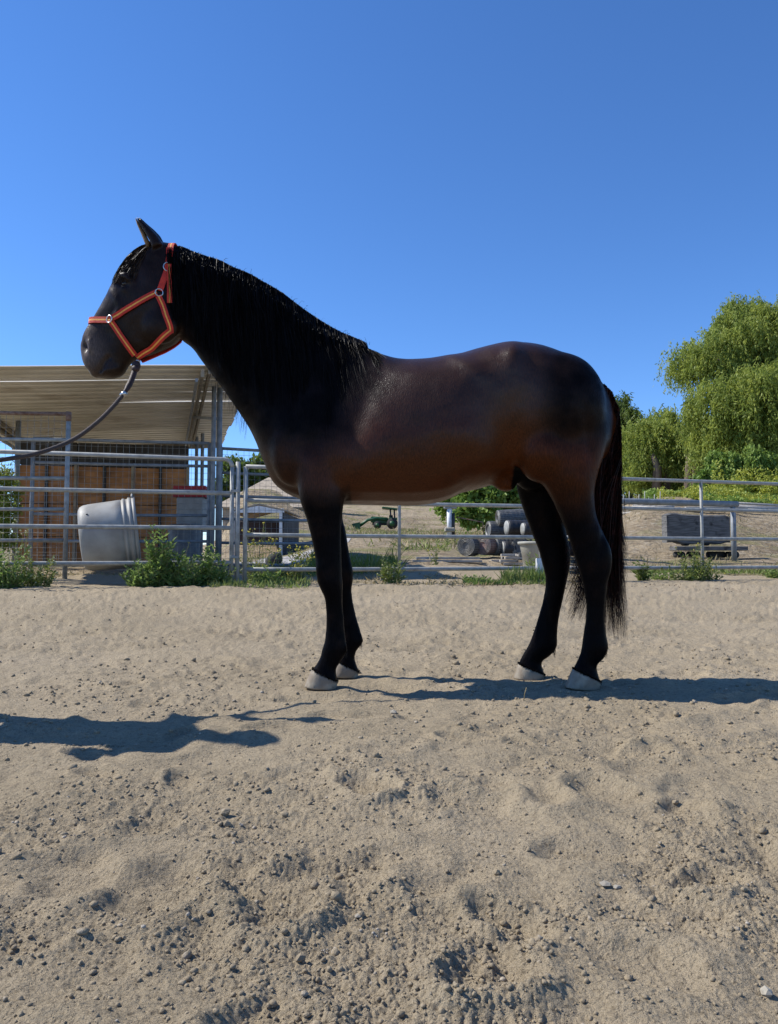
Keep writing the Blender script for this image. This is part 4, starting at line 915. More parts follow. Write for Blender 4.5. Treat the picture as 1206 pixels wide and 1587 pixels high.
roll(765, 846, 14.45, 15, .45, R(25), 'roll_grey', 'grey mesh roll between the rusty roll and the black rolls', coil=True)
roll(786, 818, 14.2, 12.5, 1.5, R(12), 'black', 'black plastic roll with a pale round end in the upper row', core=.2, coil=False)
roll(811, 820, 13.8, 10.5, 1.2, R(12), 'black', 'black roll strapped in white at the right of the upper row', core=.2, coil=False)
roll(772, 803, 14.8, 12, 2.0, R(10), 'roll_grey', 'long grey mesh roll with a white paper label on top of the stack', tagc=True, tilt=R(4))
roll(780, 850, 14.3, 12, 1.5, R(6), 'black', 'black plastic roll at the bottom of the stack', core=.3, coil=False)
roll(806, 848, 14.15, 14, .35, R(70), 'roll_grey', 'coil of grey wire leaning by the tan tub', core=.55)
roll(757, 820, 14.9, 12, .7, R(15), 'roll_grey', 'loose half open grey coil lying behind the rusty roll', core=.6)
def plank_pile(px0, px1, py, Y, rowsn, label, seed):
    g = random.Random(seed); c = P((px0 + px1) / 2, py, Y); t = thing('plank_pile', (c.x, c.y, gz(c.x, c.y)), label, 'planks'); zb = gz(c.x, c.y)
    for r_ in range(rowsn):
        for j in range(3):
            x0 = xat(px0, Y) + g.uniform(-.05, .25) + .1 * r_; x1 = xat(px1, Y) + g.uniform(-.3, .1) - .06 * r_; y = Y + j * .13 - .13
            MB().box(((x0 + x1) / 2, y + g.uniform(-.02, .02), zb + .025 + r_ * .052), ((x1 - x0) / 2, .052, .020), g.uniform(-.03, .03), bev=.004).build('plank', M['plank'], t, False)
plank_pile(640, 742, 872, 13.3, 2, 'low pile of bleached planks lying on the ground left of the rolls', 1)
plank_pile(757, 815, 870, 13.5, 4, 'short stack of bleached planks under the black rolls', 2)
# hydrant
c = P(697, 820, 24); hy = thing('water_hydrant', (c.x, c.y, c.z), 'pale yard hydrant on the slope with a thin rail beside it', 'hydrant')
MB().tube([c - Vector((0, 0, .3)), c + Vector((0, 0, .66))], .085, 12).build('stand', M['white'], hy)
MB().tube([c + Vector((.11, -.05, -.2)), c + Vector((.11, -.05, .5))], .05, 8).build('pipe', M['black'], hy)
MB().box(c + Vector((.02, 0, .70)), (.2, .09, .07), bev=.02).build('head', M['tub'], hy, False)
MB().box(c + Vector((.0, 0, -.02)), (.16, .14, .07), bev=.03).build('foot', M['stone'], hy, False)
MB().tube([c + Vector((.2, 0, .38)), c + Vector((1.05, .1, .22)), c + Vector((1.08, .1, -.2))], .018, 6).build('thin_rail', M['rust'], hy)

# wooden block on a low plank bench
c = P(1079, 822, 17); kb = 17 / F; wb_ = thing('wooden_block', (c.x, c.y, c.z - 22 * kb), 'big weathered grey wooden block standing on the low bench beyond the fence', 'wooden block')
mb = MB(); xs = np.linspace(-49, 48, 14); rings = []
for i, x_ in enumerate(xs):
    tp = 27 - 3 * (x_ + 49) / 97 - 2 * math.sin((x_ + 49) / 97 * 3.1) * (x_ > -30) - (2.5 if i == 0 else 0) - (3.5 if i == 13 else 0); bt = -19 - (2 if 2 < i < 12 else 0) + .7 * math.sin(i)
    rings.append([c + Vector((x_ * kb, yy, zz * kb)) for yy, zz in ((-.15, bt + 2), (-.15, tp - 2), (-.12, tp), (.14, tp), (.17, tp - 2), (.17, bt + 2), (.14, bt), (-.12, bt))])
mb.loft(rings); mb.build('block', M['wood_grey'], wb_, False)
for px in (1062, 1093): q = P(px, 842, 17); MB().tube([q + Vector((0, -.13, 0)), q + Vector((0, .14, 0))], .055, 12).build('roller', M['black_dull'], wb_)
q = P(1098, 851, 16.8); bn = thing('low_bench', (q.x, q.y, q.z - .2), 'low dark plank bench on log feet under the wooden block', 'bench')
MB().box(P(1098, 850, 16.8), (55 * kb, .20, 3.2 * kb), R(2), bev=.01).build('plank', M['wood_grey'], bn, False)
for px, w_ in ((1053, .10), (1075, .13), (1110, .2), (1135, .13)): 
    q = P(px, 859, 16.9); MB().tube([(q.x - w_, q.y - .05, q.z - .01), (q.x + w_, q.y + .08, q.z - .01)], .075, 10).build('log_foot', M['black_dull'], bn)
g = random.Random(3)
for i in range(16):                                     # pipes and poles lying on the slope
    left = i < 10; px0 = (940 if left else 1060) + g.uniform(0, 40); px1 = px0 + (g.uniform(60, 110) if left else g.uniform(60, 130)); Y = 24.5 + .3 * (i % 10); a = P(px0, 0, Y); b_ = P(px1, 0, Y + g.uniform(-.6, .6))
    za, zb = gz(a.x, a.y) + .05 + (.05 * (i % 3)), gz(b_.x, b_.y) + .05 + (.05 * (i % 3)); 
    tag(MB().tube([(a.x, a.y, za), (b_.x, b_.y, zb)], .035 + .02 * g.random(), 8).build('pipe', M['pvc']), 'pale pipe lying among others on the slope beyond the hitching rail', 'pipe', 'pale pipes lying on the slope')
q = P(1110, 789, 24); sq = tag(MB().box(q, (.95, .07, .075), R(-3), bev=.01).build('square_beam', M['pvc'], smooth=False), 'pale square hollow beam lying highest on the pipe heap', 'beam')
mr_ = thing('picket_rack', P(985, 787, 25), 'row of thin metal pickets standing beyond the tail of the horse', 'picket rack')
for i in range(9): a = P(957 + i * 8 + (i % 3), 788, 25); MB().tube([a - Vector((0, 0, .1)), a + Vector((.02, 0, .36 + .1 * (i % 3)))], .014, 5).build('picket', M['galv'], mr_)
MB().tube([P(950, 780, 24.97), P(1024, 780, 24.97)], .014, 6).build('crossbar', M['galv'], mr_)

# ---------------------------------------------------------------- green tractor on the slope
c = P(590, 822, 52); zb = gz(c.x, 52); kt = 52 / F; tr = thing('tractor', (c.x, 52, zb), 'green tractor with front loader and canopy parked on the dry slope', 'tractor')
def T(px, py, dy=0): p = P(px, py, 52 + dy); return p
def tbox(name, px, py, w, h, d, mt, rot=0): return MB().box(T(px, py), (w * kt / 2, d, h * kt / 2), M=Matrix.Rotation(R(rot), 3, 'Y'), bev=.03).build(name, M[mt], tr, False)
for dy in (-.6, .6):
    for px, r_ in ((608, 8.5), (585, 6)):
        w = MB(); cc = T(px, 820 - r_, dy); w.tube([cc - Vector((0, .16, 0)), cc + Vector((0, .16, 0))], r_ * kt, 20); wh = w.build('wheel', M['black_dull'], tr)
        rm = MB(); rm.tube([cc - Vector((0, .18, 0)), cc + Vector((0, .18, 0))], r_ * kt * .5, 14); o = rm.build('rim', M['flower'] if 0 else M['green_paint'], wh)
tbox('hood', 588, 806, 26, 9, .32, 'green_paint', 4); tbox('chassis', 594, 812, 34, 4, .2, 'black'); tbox('seat', 606, 802, 6, 7, .25, 'black'); tbox('fender', 609, 804.5, 13, 3, .75, 'green_paint')
tbox('canopy', 604, 788.5, 24, 2.4, .7, 'green_paint', 6)
for px in (606, 612):
    for dy in (-.5, .5): MB().tube([T(px, 806, dy), T(px - 1, 789, dy)], .06, 6).build('canopy_post', M['black'], tr)
for dy in (-.45, .45): MB().tube([T(602, 806, dy), T(585, 803, dy), T(570, 806, dy), T(556, 816, dy)], .10, 8).build('loader_arm', M['green_paint'], tr)
w = MB(); w.add([T(558, 809, -.8), T(558, 809, .8), T(552, 812, .8), T(552, 812, -.8), T(545, 812, -.8), T(545, 812, .8), T(550, 821, -.8), T(550, 821, .8), T(559, 821, -.8), T(559, 821, .8)], [(0, 1, 9, 8), (8, 9, 7, 6), (4, 6, 7, 5), (0, 8, 6, 4), (1, 5, 7, 9)]); w.build('bucket', M['green_paint'], tr, False)

# ---------------------------------------------------------------- white carport, far buildings, rubble bank
def B(px, py, Y, h): return P(px, py, Y)
Yk = 30.0; cp_ = thing('carport', P(400, 868, Yk), 'small white gabled carport with dark interior left of the chest', 'carport')
def slab(pts, th, name, mt, par):
    a = [Vector(p) for p in pts]; nn = (a[1] - a[0]).cross(a[2] - a[0]).normalized() * th; n_ = len(a); mb = MB(); mb.add(a + [p + nn for p in a], [tuple(range(n_)), tuple(reversed(range(n_, 2 * n_)))] + [(i, (i + 1) % n_, n_ + (i + 1) % n_, n_ + i) for i in range(n_)]); return mb.build(name, M[mt], par, False)
bk = Vector((0, 5, 0))
slab([P(355, 795, Yk), P(401, 782, Yk), P(401, 782, Yk) + bk, P(355, 795, Yk) + bk], .05, 'roof_panel', 'rubble', cp_)
slab([P(401, 782, Yk), P(444, 792.5, Yk), P(444, 792.5, Yk) + bk, P(401, 782, Yk) + bk], .05, 'roof_panel', 'rubble', cp_)
for i in range(8):
    xa = 361 + i * 10; xb = xa + 9.6; f_ = lambda x: 783.5 + abs(x - 401) * .21
    slab([P(xa, f_(xa), Yk), P(xb, f_(xb), Yk), P(xb, 794.5, Yk), P(xa, 794.5, Yk)], .04, 'fascia_board', 'white', cp_)
for px in (360, 436): 
    q = P(px, 790, Yk); MB().box((q.x, q.y + .1, (q.z + .2) / 2), (.08, .08, (q.z - .1) / 2), bev=.01).build('post', M['white'], cp_, False)
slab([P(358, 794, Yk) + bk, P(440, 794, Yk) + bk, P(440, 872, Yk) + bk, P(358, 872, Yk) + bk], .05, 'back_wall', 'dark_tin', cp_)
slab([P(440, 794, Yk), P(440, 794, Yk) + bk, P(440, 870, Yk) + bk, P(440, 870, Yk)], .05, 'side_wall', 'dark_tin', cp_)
q = P(400, 826, Yk + 2); MB().box(q, (1.0, .5, .5), bev=.05).build('stored_crate', M['leather'], cp_, False)
# long tan roofed barn behind
Yb = 46.0; bn_ = thing('tan_barn', P(430, 800, Yb), 'tan roofed barn rising behind the carport', 'barn')
slab([P(330, 788, Yb), P(508, 788, Yb), P(470, 745, Yb + 8), P(416, 742, Yb + 8)], .1, 'roof', 'rubble', bn_)
slab([P(345, 788, Yb + .2), P(500, 788, Yb + .2), P(500, 850, Yb + .2), P(345, 850, Yb + .2)], .1, 'wall', 'rubble', bn_)

# white ground pad
p4 = [P(px, 0, Y) for px, Y in ((300, 17), (520, 17), (520, 28), (300, 28))]
g2 = MB(); nn = 12
vs = []; 
for i in range(nn + 1):
    for j in range(nn + 1): X_ = p4[0].x + (p4[1].x - p4[0].x) * i / nn; X_ *= 1; Y_ = 17 + 11 * j / nn; vs.append((X_, Y_, gz(X_, Y_) + .02))
g2.add(vs, [(i * (nn + 1) + j, (i + 1) * (nn + 1) + j, (i + 1) * (nn + 1) + j + 1, i * (nn + 1) + j + 1) for i in range(nn) for j in range(nn)]); struct(g2.build('gravel_path', M['pvc']))
q = P(425, 856, 20); dh = thing('dark_boulder', (q.x, q.y, gz(q.x, q.y)), 'dark rounded lump on the pale path left of the front legs', 'lump'); MB().ell((q.x, q.y, gz(q.x, q.y) + .12), (.22, 0, 0), (0, .2, 0), (.05, 0, .2), 14, 9).build('lump', M['black_dull'], dh)

# ---------------------------------------------------------------- vegetation
def leaves_mesh(name, C, D, L_, W_, g):
    """C centres (n,3), D directions (n,3): folded leaf quads"""
    n = len(C); rv = g.normal(size=(n, 3)); S = np.cross(D, rv); S /= np.linalg.norm(S, axis=1, keepdims=True) + 1e-9
    L_ = (L_ * (.6 + .8 * g.random(n)))[:, None]; W_ = (W_ * (.6 + .8 * g.random(n)))[:, None]
    nn = np.cross(D, S) * W_ * .3
    V = np.stack([C, C + D * L_ * .45 + S * W_ + nn, C + D * L_, C + D * L_ * .45 - S * W_ + nn], 1).reshape(-1, 3)
    return np_mesh(name, V, np.arange(n * 4).reshape(-1, 4))
def blobs_points(blobs, n, g, shell=.55):
    vol = np.array([b[3] * b[4] * b[5] for b in blobs]) ** .75; idx = g.choice(len(blobs), n, p=vol / vol.sum())
    d = g.normal(size=(n, 3)); d /= np.linalg.norm(d, axis=1, keepdims=True); r = (shell + (1 - shell) * g.random(n)) ** .6
    B_ = np.array(blobs)[idx]; return B_[:, :3] + d * r[:, None] * B_[:, 3:6], d
def tree(name, base, blobs, n, leaf, lw, mt, label, droop=0, seed=1, trunk=.3, limbs=True, group=None, cat='tree', per=14):
    g = np.random.default_rng(seed); t = thing(name, base, label, cat, group); base = Vector(base)
    # sub-clumps
    nc = max(60, n // per // 24); 
    cc, dd = blobs_points(blobs, nc, g, .7)
    if droop:
        ns = n // per; ci = g.integers(0, nc, ns); c0 = cc[ci] + g.normal(size=(ns, 3)) * droop * .2 ; out = dd[ci] * .35 + g.normal(size=(ns, 3)) * .25; out[:, 2] = 0
        Ls = droop * (.35 + .9 * g.random(ns)); k = per; tt = (np.arange(k) / k)[None, :, None]
        c = c0[:, None] + out[:, None] * tt * Ls[:, None, None] * .6 + np.array([0, 0, -1.0])[None, None] * (tt ** 1.35) * Ls[:, None, None] + g.normal(size=(ns, k, 3)) * droop * .035
        C = c.reshape(-1, 3); D = g.normal(size=C.shape) * .55 + np.array([0, 0, -1.0]); D /= np.linalg.norm(D, axis=1, keepdims=True)
    else:
        ci = g.integers(0, nc, n); sp = np.mean([b[3] for b in blobs]) * .26; C = cc[ci] + g.normal(size=(n, 3)) * sp; D = g.normal(size=(n, 3)) + dd[ci]; D /= np.linalg.norm(D, axis=1, keepdims=True)
    zmin = np.array([gz(0, 5)]); stuff(obj('crown', leaves_mesh('crown', C, D, leaf, lw, g), M[mt], t, smooth=False))
    tk = MB(); cb = max(blobs, key=lambda b: b[3] * b[4] * b[5]); cb = Vector(cb[:3]); mid = base.lerp(cb, .5) + Vector((trunk * .8, 0, 0))
    tk.tube([base - Vector((0, 0, .4)), base.lerp(mid, .5) + Vector((-.2 * trunk, 0, 0)), mid, cb], [trunk, trunk * .8, trunk * .65, trunk * .3], 10)
    tk.build('trunk', M['bark'], t)
    if limbs:
        for b_ in blobs[:9]:
            e = Vector(b_[:3]); m2 = mid.lerp(e, .5) + Vector((0, 0, .12 * (e - mid).length)); w = MB(); w.tube([mid, m2, e], [trunk * .45, trunk * .28, trunk * .08], 7); w.build('limb', M['bark'], t)
    return t
def bl(px, py, Y, rx, rz, ry=None): p = P(px, py, Y); k = Y / F; return (p.x, p.y, p.z, rx * k, (ry or rx * .8) * k, rz * k)
def basep(px, Y): x = xat(px, Y); return (x, Y, gz(x, Y))
Yt = 40
tree('pepper_tree', basep(1165, Yt), [bl(1165, 520, Yt, 62, 46), bl(1105, 548, Yt - 1, 40, 34), bl(1068, 556, Yt, 28, 22), bl(1150, 490, Yt + 1, 42, 26), bl(1215, 520, Yt, 60, 55), bl(1120, 620, Yt - 2, 52, 42), bl(1185, 620, Yt - 3, 58, 55), bl(1240, 600, Yt - 2, 60, 70),
      bl(1105, 680, Yt - 1, 45, 34), bl(1170, 690, Yt - 2, 55, 36), bl(1270, 500, Yt, 60, 60)], 215000, .19, .029, 'leaf_pepper', 'tallest drooping pepper tree at the right edge of the picture', droop=1.25, seed=2, trunk=.45)
tree('pepper_tree', basep(1045, Yt + 3), [bl(1045, 665, Yt + 3, 40, 26), bl(1070, 690, Yt + 3, 36, 36), bl(1025, 690, Yt + 2, 36, 34), bl(1032, 642, Yt + 4, 16, 8), bl(1000, 712, Yt + 2, 30, 34), bl(995, 676, Yt + 2, 30, 24), bl(1055, 725, Yt + 2, 40, 26)], 95000, .19, .029, 'leaf_pepper', 'lower drooping pepper tree between the tall one and the horse tail', droop=1.1, seed=3, trunk=.35)
tree('pepper_tree', basep(975, Yt + 8), [bl(978, 668, Yt + 8, 34, 36), bl(955, 650, Yt + 9, 26, 28), bl(958, 622, Yt + 9, 12, 12), bl(990, 700, Yt + 7, 32, 34), bl(960, 720, Yt + 7, 30, 34), bl(935, 680, Yt + 8, 30, 40)], 48000, .27, .036, 'leaf_dark', 'darker pepper tree partly hidden by the tail of the horse', droop=1.0, seed=4, trunk=.3)
tree('pepper_shrub', basep(1130, Yt - 3), [bl(1125, 722, Yt - 4, 34, 22), bl(1165, 718, Yt - 4, 36, 24), bl(1100, 735, Yt - 4, 22, 16), bl(1205, 720, Yt - 3, 34, 24)], 36000, .2, .036, 'leaf_mid', 'low leafy shrub under the tall pepper tree', droop=.6, seed=5, trunk=.1, cat='shrub')
for i, (px, Y, h) in enumerate(((1018, Yt + 1, .0), (1034, Yt + 1.5, 0), (1068, Yt, 0), (1080, Yt - .5, 0))):
    b_ = Vector(basep(px, Y)); w = MB(); w.tube([b_ - Vector((0, 0, .3)), b_ + Vector((.1, 0, 1.6)), b_ + Vector((-.15 + .1 * i, 0, 2.3))], [.28, .22, .1], 9)
    tag(w.build('bare_trunk', M['bark']), ('leftmost pale ragged trunk under the low pepper tree beyond the fence', 'second pale ragged trunk from the left under the low pepper tree', 'pale trunk left of the low shrub under the pepper trees', 'ragged trunk directly beside the low shrub under the tall pepper tree')[i], 'tree trunk', 'ragged trunks under the pepper trees')
tree('leafy_bush', basep(745, 27), [bl(715, 775, 27, 28, 18), bl(750, 768, 26, 34, 30), bl(790, 765, 27, 36, 34), bl(735, 790, 25.5, 22, 14), bl(765, 796, 25.5, 20, 12), bl(830, 760, 27, 34, 34)], 30000, .16, .07, 'leaf_mid', 'big leaved green bush seen under the belly of the horse', seed=6, trunk=.08, cat='bush')
tree('distant_tree', basep(385, 75), [bl(365, 742, 75, 20, 22), bl(390, 745, 76, 22, 24), bl(420, 735, 77, 26, 26), bl(450, 740, 77, 30, 26), bl(350, 760, 74, 16, 16)], 30000, .5, .14, 'leaf_dark', 'dark green tree behind the barn left of the chest', seed=7, trunk=.3)
tree('pale_shrub', basep(0, 13.5), [bl(2, 765, 13.5, 18, 34), bl(10, 815, 13.3, 16, 34), bl(-30, 780, 13.5, 40, 50)], 14000, .07, .014, 'leaf_pepper', 'pale feathery shrub at the left edge behind the mesh panel', seed=8, trunk=.04, limbs=False, cat='shrub')
tree('background_tree', basep(560, 110), [bl(480, 765, 110, 40, 18), bl(560, 765, 110, 50, 16), bl(640, 765, 110, 50, 16)], 20000, .6, .2, 'leaf_dark', 'dark tree line behind the slope hidden by the barrel of the horse', seed=9, trunk=.3)

def scatter(name, n, xf, mt, label, cat, seed, h=(.1, .3), lw=.012, lean=.3, blades=1):
    g = np.random.default_rng(seed); X, Y = xf(g, n); Z = base_h(X, Y) + rough_h(X, Y); Hh = h[0] + (h[1] - h[0]) * g.random(len(X)) ** 1.5
    D = g.normal(size=(len(X), 3)) * lean; D[:, 2] = 1; D /= np.linalg.norm(D, axis=1, keepdims=True)
    o = stuff(obj(name, leaves_mesh(name, np.stack([X, Y, Z - .01], 1), D, 1.0, lw, g), M[mt], None, smooth=False))
    me = o.data; v = np.empty(len(me.vertices) * 3, np.float32); me.vertices.foreach_get('co', v); v = v.reshape(-1, 4, 3); b0 = v[:, :1].copy(); v = b0 + (v - b0) * Hh[:, None, None] * np.array([1, 1, 1])
    ex = lw / np.maximum(Hh, .05); me.vertices.foreach_set('co', v.astype(np.float32).ravel()); me.update(); tag(o, label, cat); return o
def area(px0, px1, y0, y1, dens=None):
    def f(g, n):
        Y = y0 + (y1 - y0) * g.random(n); X = ((px0 + (px1 - px0) * g.random(n)) - 603) / F * Y
        k = fbm(X * .8, Y * .5, 77, 3) > (dens if dens is not None else -9); return X[k], Y[k]
    return f
scatter('dry_grass', 22000, area(470, 960, 18, 80, .0), 'dry', 'thin dry grass over the bare slope beyond the fence', 'dry grass', 33, (.06, .28), .10, 1.0)
scatter('dry_grass', 9000, area(840, 1420, 12.5, 27, .2), 'dry', 'short dry straw on the right hand slope', 'dry grass', 34, (.03, .14), .10, .8)
scatter('hill_weeds', 15000, area(490, 960, 15, 60, .05), 'leaf_lime', 'patches of small yellow green weeds on the bare slope', 'weeds', 43, (.06, .34), .05, 1.0)
scatter('green_grass', 9000, area(780, 850, 10.2, 12.6, -.3), 'grass', 'light green grass tuft growing round the tan tub', 'grass', 35, (.05, .24), .03, .35)
scatter('green_grass', 4500, area(-30, 480, 8.9, 10.4, -.05), 'grass', 'low green grass along the foot of the left panel', 'grass', 36, (.03, .12), .08, .6)
scatter('green_grass', 4200, area(720, 850, 9.9, 10.8, .1), 'grass', 'low green grass patches under the middle panel', 'grass', 37, (.02, .09), .1, .7)
scatter('green_grass', 7000, area(975, 1240, 11.2, 13.2, .0), 'grass', 'thin green grass along the foot of the right panel', 'grass', 38, (.03, .16), .07, .6)
scatter('dry_grass', 11000, area(-60, 900, 9.6, 13.0, .1), 'dry', 'dry straw litter behind the pipe panels', 'dry grass', 39, (.02, .1), .10, 1.2)
scatter('yellow_weeds', 5000, area(480, 620, 11.2, 15.5, -.1), 'leaf_lime', 'yellow green weeds behind the middle panel right of the front legs', 'weeds', 40, (.08, .36), .03, .6)

def bloom(name, n, px0, px1, y0, y1, dens, hmax, size, mt, label, seed):
    g = np.random.default_rng(seed); X, Y = area(px0, px1, y0, y1, dens)(g, n); hh = hmax * (.45 + .55 * sstep(-.5, .6, fbm(X * .6, Y * .6, seed, 3))); Z = base_h(X, Y) + rough_h(X, Y) + hh * g.random(len(X)) ** .6
    D = g.normal(size=(len(X), 3)); D /= np.linalg.norm(D, axis=1, keepdims=True)
    tag(stuff(obj(name, leaves_mesh(name, np.stack([X, Y, Z], 1), D, size, size * .35, g), M[mt], None, smooth=False)), label, 'mustard plants')
bloom('mustard_plants', 52000, 1020, 1420, 30, 37, -.5, .55, .085, 'mustard', 'yellow green flowering mustard covering the slope under the trees', 31)
bloom('tall_mustard', 30000, 1105, 1420, 33, 39, -.3, 1.7, .11, 'mustard', 'taller yellow mustard rising at the right edge of the slope', 32)
bloom('mustard_leaves', 26000, 1000, 1420, 29.5, 37, -.3, .35, .14, 'leaf_mid', 'green mustard foliage low on the slope under the trees', 41)
def weed(px, py, Y, hpx, wpx, mt, label, seed, fl='flower', nst=26, nleaf=20, ll=.05, lw=.009, nfl=40, cat='weed', group=None):
    g = np.random.default_rng(seed); p = P(px, py, Y); x, y = p.x, Y; z = gz(x, y); k = Y / F; H = hpx * k; Wd = wpx * k
    t = thing('weed', (x, y, z), label, cat, group); st = MB(); C = []; D = []; Fp = []
    for s_ in range(nst):
        an = g.random() * 6.28; rr = Wd * .5 * math.sqrt(g.random()); bx, by = x + rr * math.cos(an) * .55, y + rr * math.sin(an) * .4
        hh = H * (.22 + .78 * g.random() ** 1.4) * (1 - .35 * (rr / (Wd * .5)) ** 2); tx, ty = x + rr * math.cos(an) * 1.1 + g.normal() * .04, y + rr * math.sin(an) * .6
        zb = gz(bx, by); pts = [Vector((bx, by, zb - .02)), Vector(((bx * .6 + tx * .4), (by * .6 + ty * .4), zb + hh * .5)), Vector((tx, ty, zb + hh))]
        st.tube(pts, [.0045, .0035, .0018], 3, cap=False)
        for l_ in range(nleaf):
            f_ = (l_ + g.random()) / nleaf; q = pts[0].lerp(pts[1], f_ * 2) if f_ < .5 else pts[1].lerp(pts[2], f_ * 2 - 1); C.append(q); a2 = g.random() * 6.28; D.append((math.cos(a2), math.sin(a2), .75 - .5 * (1 - f_)))
        if fl and g.random() < .75:
            for _ in range(max(1, nfl // nst)): Fp.append(pts[2] + Vector(g.normal(size=3)) * .02 * Vector((1, 1, 1)).x + Vector((0, 0, .0)))
    st.build('stem', M['stem'], t)
    C = np.array([tuple(c) for c in C]); D = np.array(D); D /= np.linalg.norm(D, axis=1, keepdims=True)
    stuff(obj('leaf', leaves_mesh('leaf', C, D, ll, lw, g), M[mt], t, smooth=False))
    if fl and Fp:
        mb = MB()
        for q in Fp: r_ = .009 + .006 * g.random(); v = IV * r_; mb.add([q + Vector(a) for a in v], [tuple(int(b) for b in f_) for f_ in IF])
        stuff(mb.build('flower', M[fl], t))
    return t
scatter('leaf_litter', 6000, area(-60, 1260, 9.2, 11.6, .0), 'bark', 'dark dry litter strewn along the foot of the pipe panels', 'litter', 51, (.01, .05), .12, 2.0)
GW = 'weeds growing along the fence'
W_ = [
 (8, 925, 8.75, 78, 80, 'leaf_weed', 'bushy weed with pale yellow flowers at the far left of the fence', 'flower_pale', 60, 26, .06, .010, 160),
 (58, 918, 8.95, 62, 60, 'leaf_lime', 'second flowering weed clump from the left edge', 'flower_pale', 36, 20, .05, .009, 90),
 (20, 905, 9.6, 120, 60, 'leaf_lime', 'tall thin flowering weed standing behind the rusty panel', 'flower_pale', 22, 9, .04, .006, 90),
 (222, 918, 9.25, 50, 60, 'leaf_weed', 'leafy green weed just right of the tipped tub', None, 40, 26, .07, .012, 0),
 (248, 918, 9.30, 100, 52, 'leaf_weed', 'tallest leafy green weed in the clump before the left panel', None, 34, 34, .08, .013, 0),
 (285, 920, 9.3, 58, 62, 'leaf_weed', 'dense low green weed in the middle of the clump', None, 44, 26, .07, .012, 0),
 (322, 918, 9.45, 70, 48, 'leaf_weed', 'green weed with upright tips left of the panel corner', 'flower_pale', 34, 26, .07, .012, 20),
 (345, 920, 9.5, 32, 50, 'leaf_weed', 'low green weed at the foot of the panel corner', None, 30, 20, .06, .011, 0),
 (268, 905, 9.75, 78, 120, 'leaf_lime', 'sparse pale flowering weed behind the clump', 'flower_pale', 26, 8, .04, .006, 80),
 (400, 912, 10.0, 105, 60, 'leaf_lime', 'tall sparse yellow flowering weed right of the gate post', 'flower', 36, 12, .045, .008, 130),
 (412, 918, 9.75, 34, 60, 'leaf_weed', 'low dark green weed at the foot of the middle panel', None, 36, 20, .06, .011, 0),
 (452, 900, 10.4, 66, 60, 'leaf_lime', 'yellow green weed behind the middle panel left of the front legs', 'flower', 40, 18, .055, .010, 120),
 (605, 908, 10.1, 48, 44, 'leaf_lime', 'grey green weed at the stay of the middle panel', 'flower_pale', 34, 20, .055, .009, 16),
 (675, 885, 12.6, 70, 24, 'leaf_lime', 'single thin tall weed behind the middle panel', 'flower', 8, 12, .05, .009, 8),
 (740, 893, 10.35, 14, 46, 'leaf_weed', 'flat dark green weed under the bottom rail of the middle panel', None, 24, 14, .06, .012, 0),
 (995, 892, 11.3, 46, 22, 'leaf_dark', 'dark thistle like weed just right of the tail', None, 18, 24, .06, .009, 0),
 (1075, 898, 11.3, 62, 50, 'leaf_lime', 'yellow green weed at the foot of the right panel stay', 'flower', 34, 20, .06, .010, 50),
 (1058, 905, 11.2, 28, 60, 'leaf_lime', 'low spreading weed left of the right panel stay', None, 28, 16, .05, .009, 0),
 (1100, 902, 11.4, 30, 40, 'leaf_lime', 'low weed right of the right panel stay', 'flower', 22, 16, .05, .009, 12),
 (1200, 885, 12.2, 22, 30, 'leaf_weed', 'small green weed at the right edge under the fence', None, 20, 16, .06, .011, 0),
 (830, 890, 11.0, 42, 36, 'grass', 'light green grassy weed in front of the tan tub', None, 50, 10, .09, .008, 0),
 (1020, 895, 11.6, 18, 60, 'leaf_weed', 'flat green weed patch right of the dark thistle', None, 26, 12, .05, .012, 0),
]
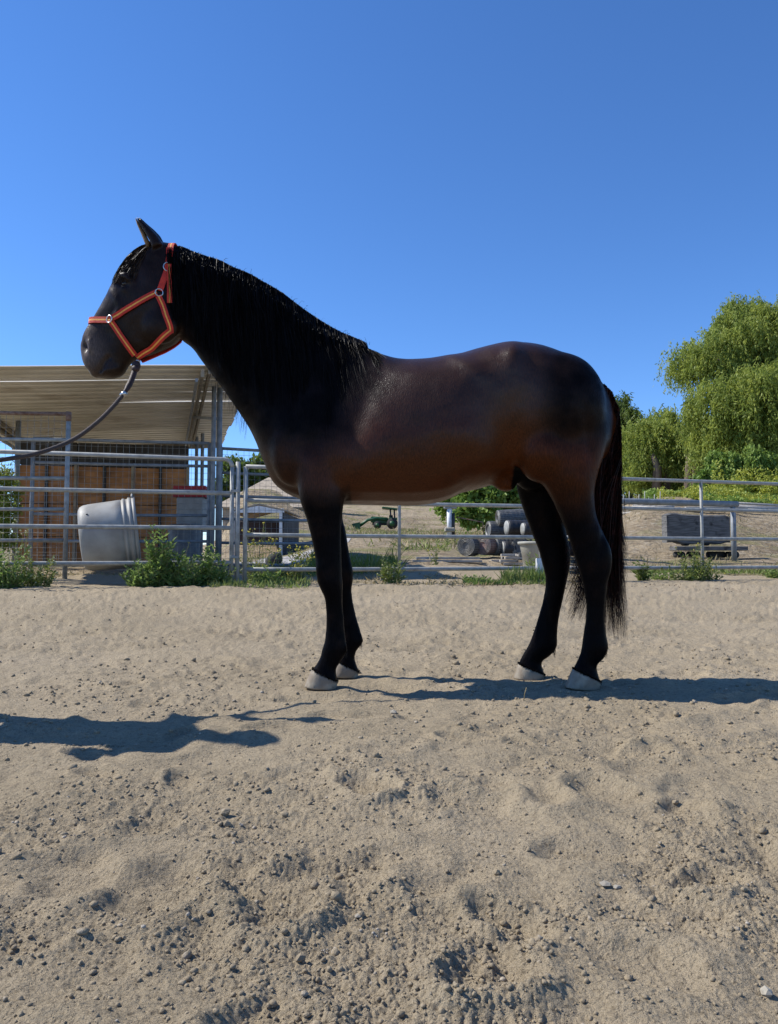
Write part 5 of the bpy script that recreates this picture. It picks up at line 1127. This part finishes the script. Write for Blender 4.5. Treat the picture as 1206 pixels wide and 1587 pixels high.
for i, a in enumerate(W_): weed(a[0], a[1], a[2], a[3], a[4], a[5], a[6], 100 + i, a[7], a[8], a[9], a[10], a[11], a[12], group=GW)

# ---------------------------------------------------------------- single stones, sticks on the footing
def gpt(px, py):
    lo, hi = .9, 14
    for _ in range(40):
        mid = (lo + hi) / 2; p = P(px, py, mid)
        if p.z > float(arena_full(np.array([p.x]), np.array([mid]))[0]): lo = mid
        else: hi = mid
    p = P(px, py, lo); p.z = float(arena_full(np.array([p.x]), np.array([lo]))[0]); return p
def rock(px, py, w_, h_, mt, label, seed):
    g = np.random.default_rng(seed); p = gpt(px, py); k = p.y / F; mb = MB(); 
    v = IV * (.75 + .4 * g.random((12, 1))); mb.add([p + Vector((a[0] * w_ * k * .5, a[1] * w_ * k * .45, a[2] * h_ * k * .5 + h_ * k * .25)) for a in v], [tuple(int(b) for b in f_) for f_ in IF])
    tag(mb.build('stone', M[mt], smooth=False), label, 'stone')
rock(610, 1106, 13, 9, 'stone', 'small white stone on the sand just right of the front hooves', 1)
rock(466, 1489, 19, 15, 'clod', 'dark round clod near the bottom of the picture', 2)
rock(938, 1371, 22, 7, 'stone', 'flat pale broken stone in the lower right sand', 3)
rock(957, 1376, 14, 6, 'stone', 'small flat pale chip beside the broken stone', 4)
rock(349, 1263, 18, 16, 'clod', 'dark clod left of the picture centre', 5)
rock(352, 1281, 17, 13, 'clod', 'lower dark clod touching the one above it', 6)
rock(555, 1421, 14, 6, 'stone', 'pale chip in the lower middle sand', 7)
rock(770, 1355, 13, 11, 'clod', 'brown clod in the sand below the horse', 8)
rock(1188, 1541, 20, 14, 'stone', 'pale stone in the bottom right corner', 9)
rock(1047, 1245, 12, 8, 'clod', 'dark clod in the sand at the right', 10)
rock(955, 1410, 13, 11, 'clod', 'small dark clod below the broken pale stone', 11)
p = gpt(812, 1086); w = MB(); w.tube([p, p + Vector((.004, 0, .03)), p + Vector((.012, 0, .055))], .0018, 5); tag(w.build('straw', M['dry']), 'thin pale straw sticking up in the shadow between the hooves', 'straw')
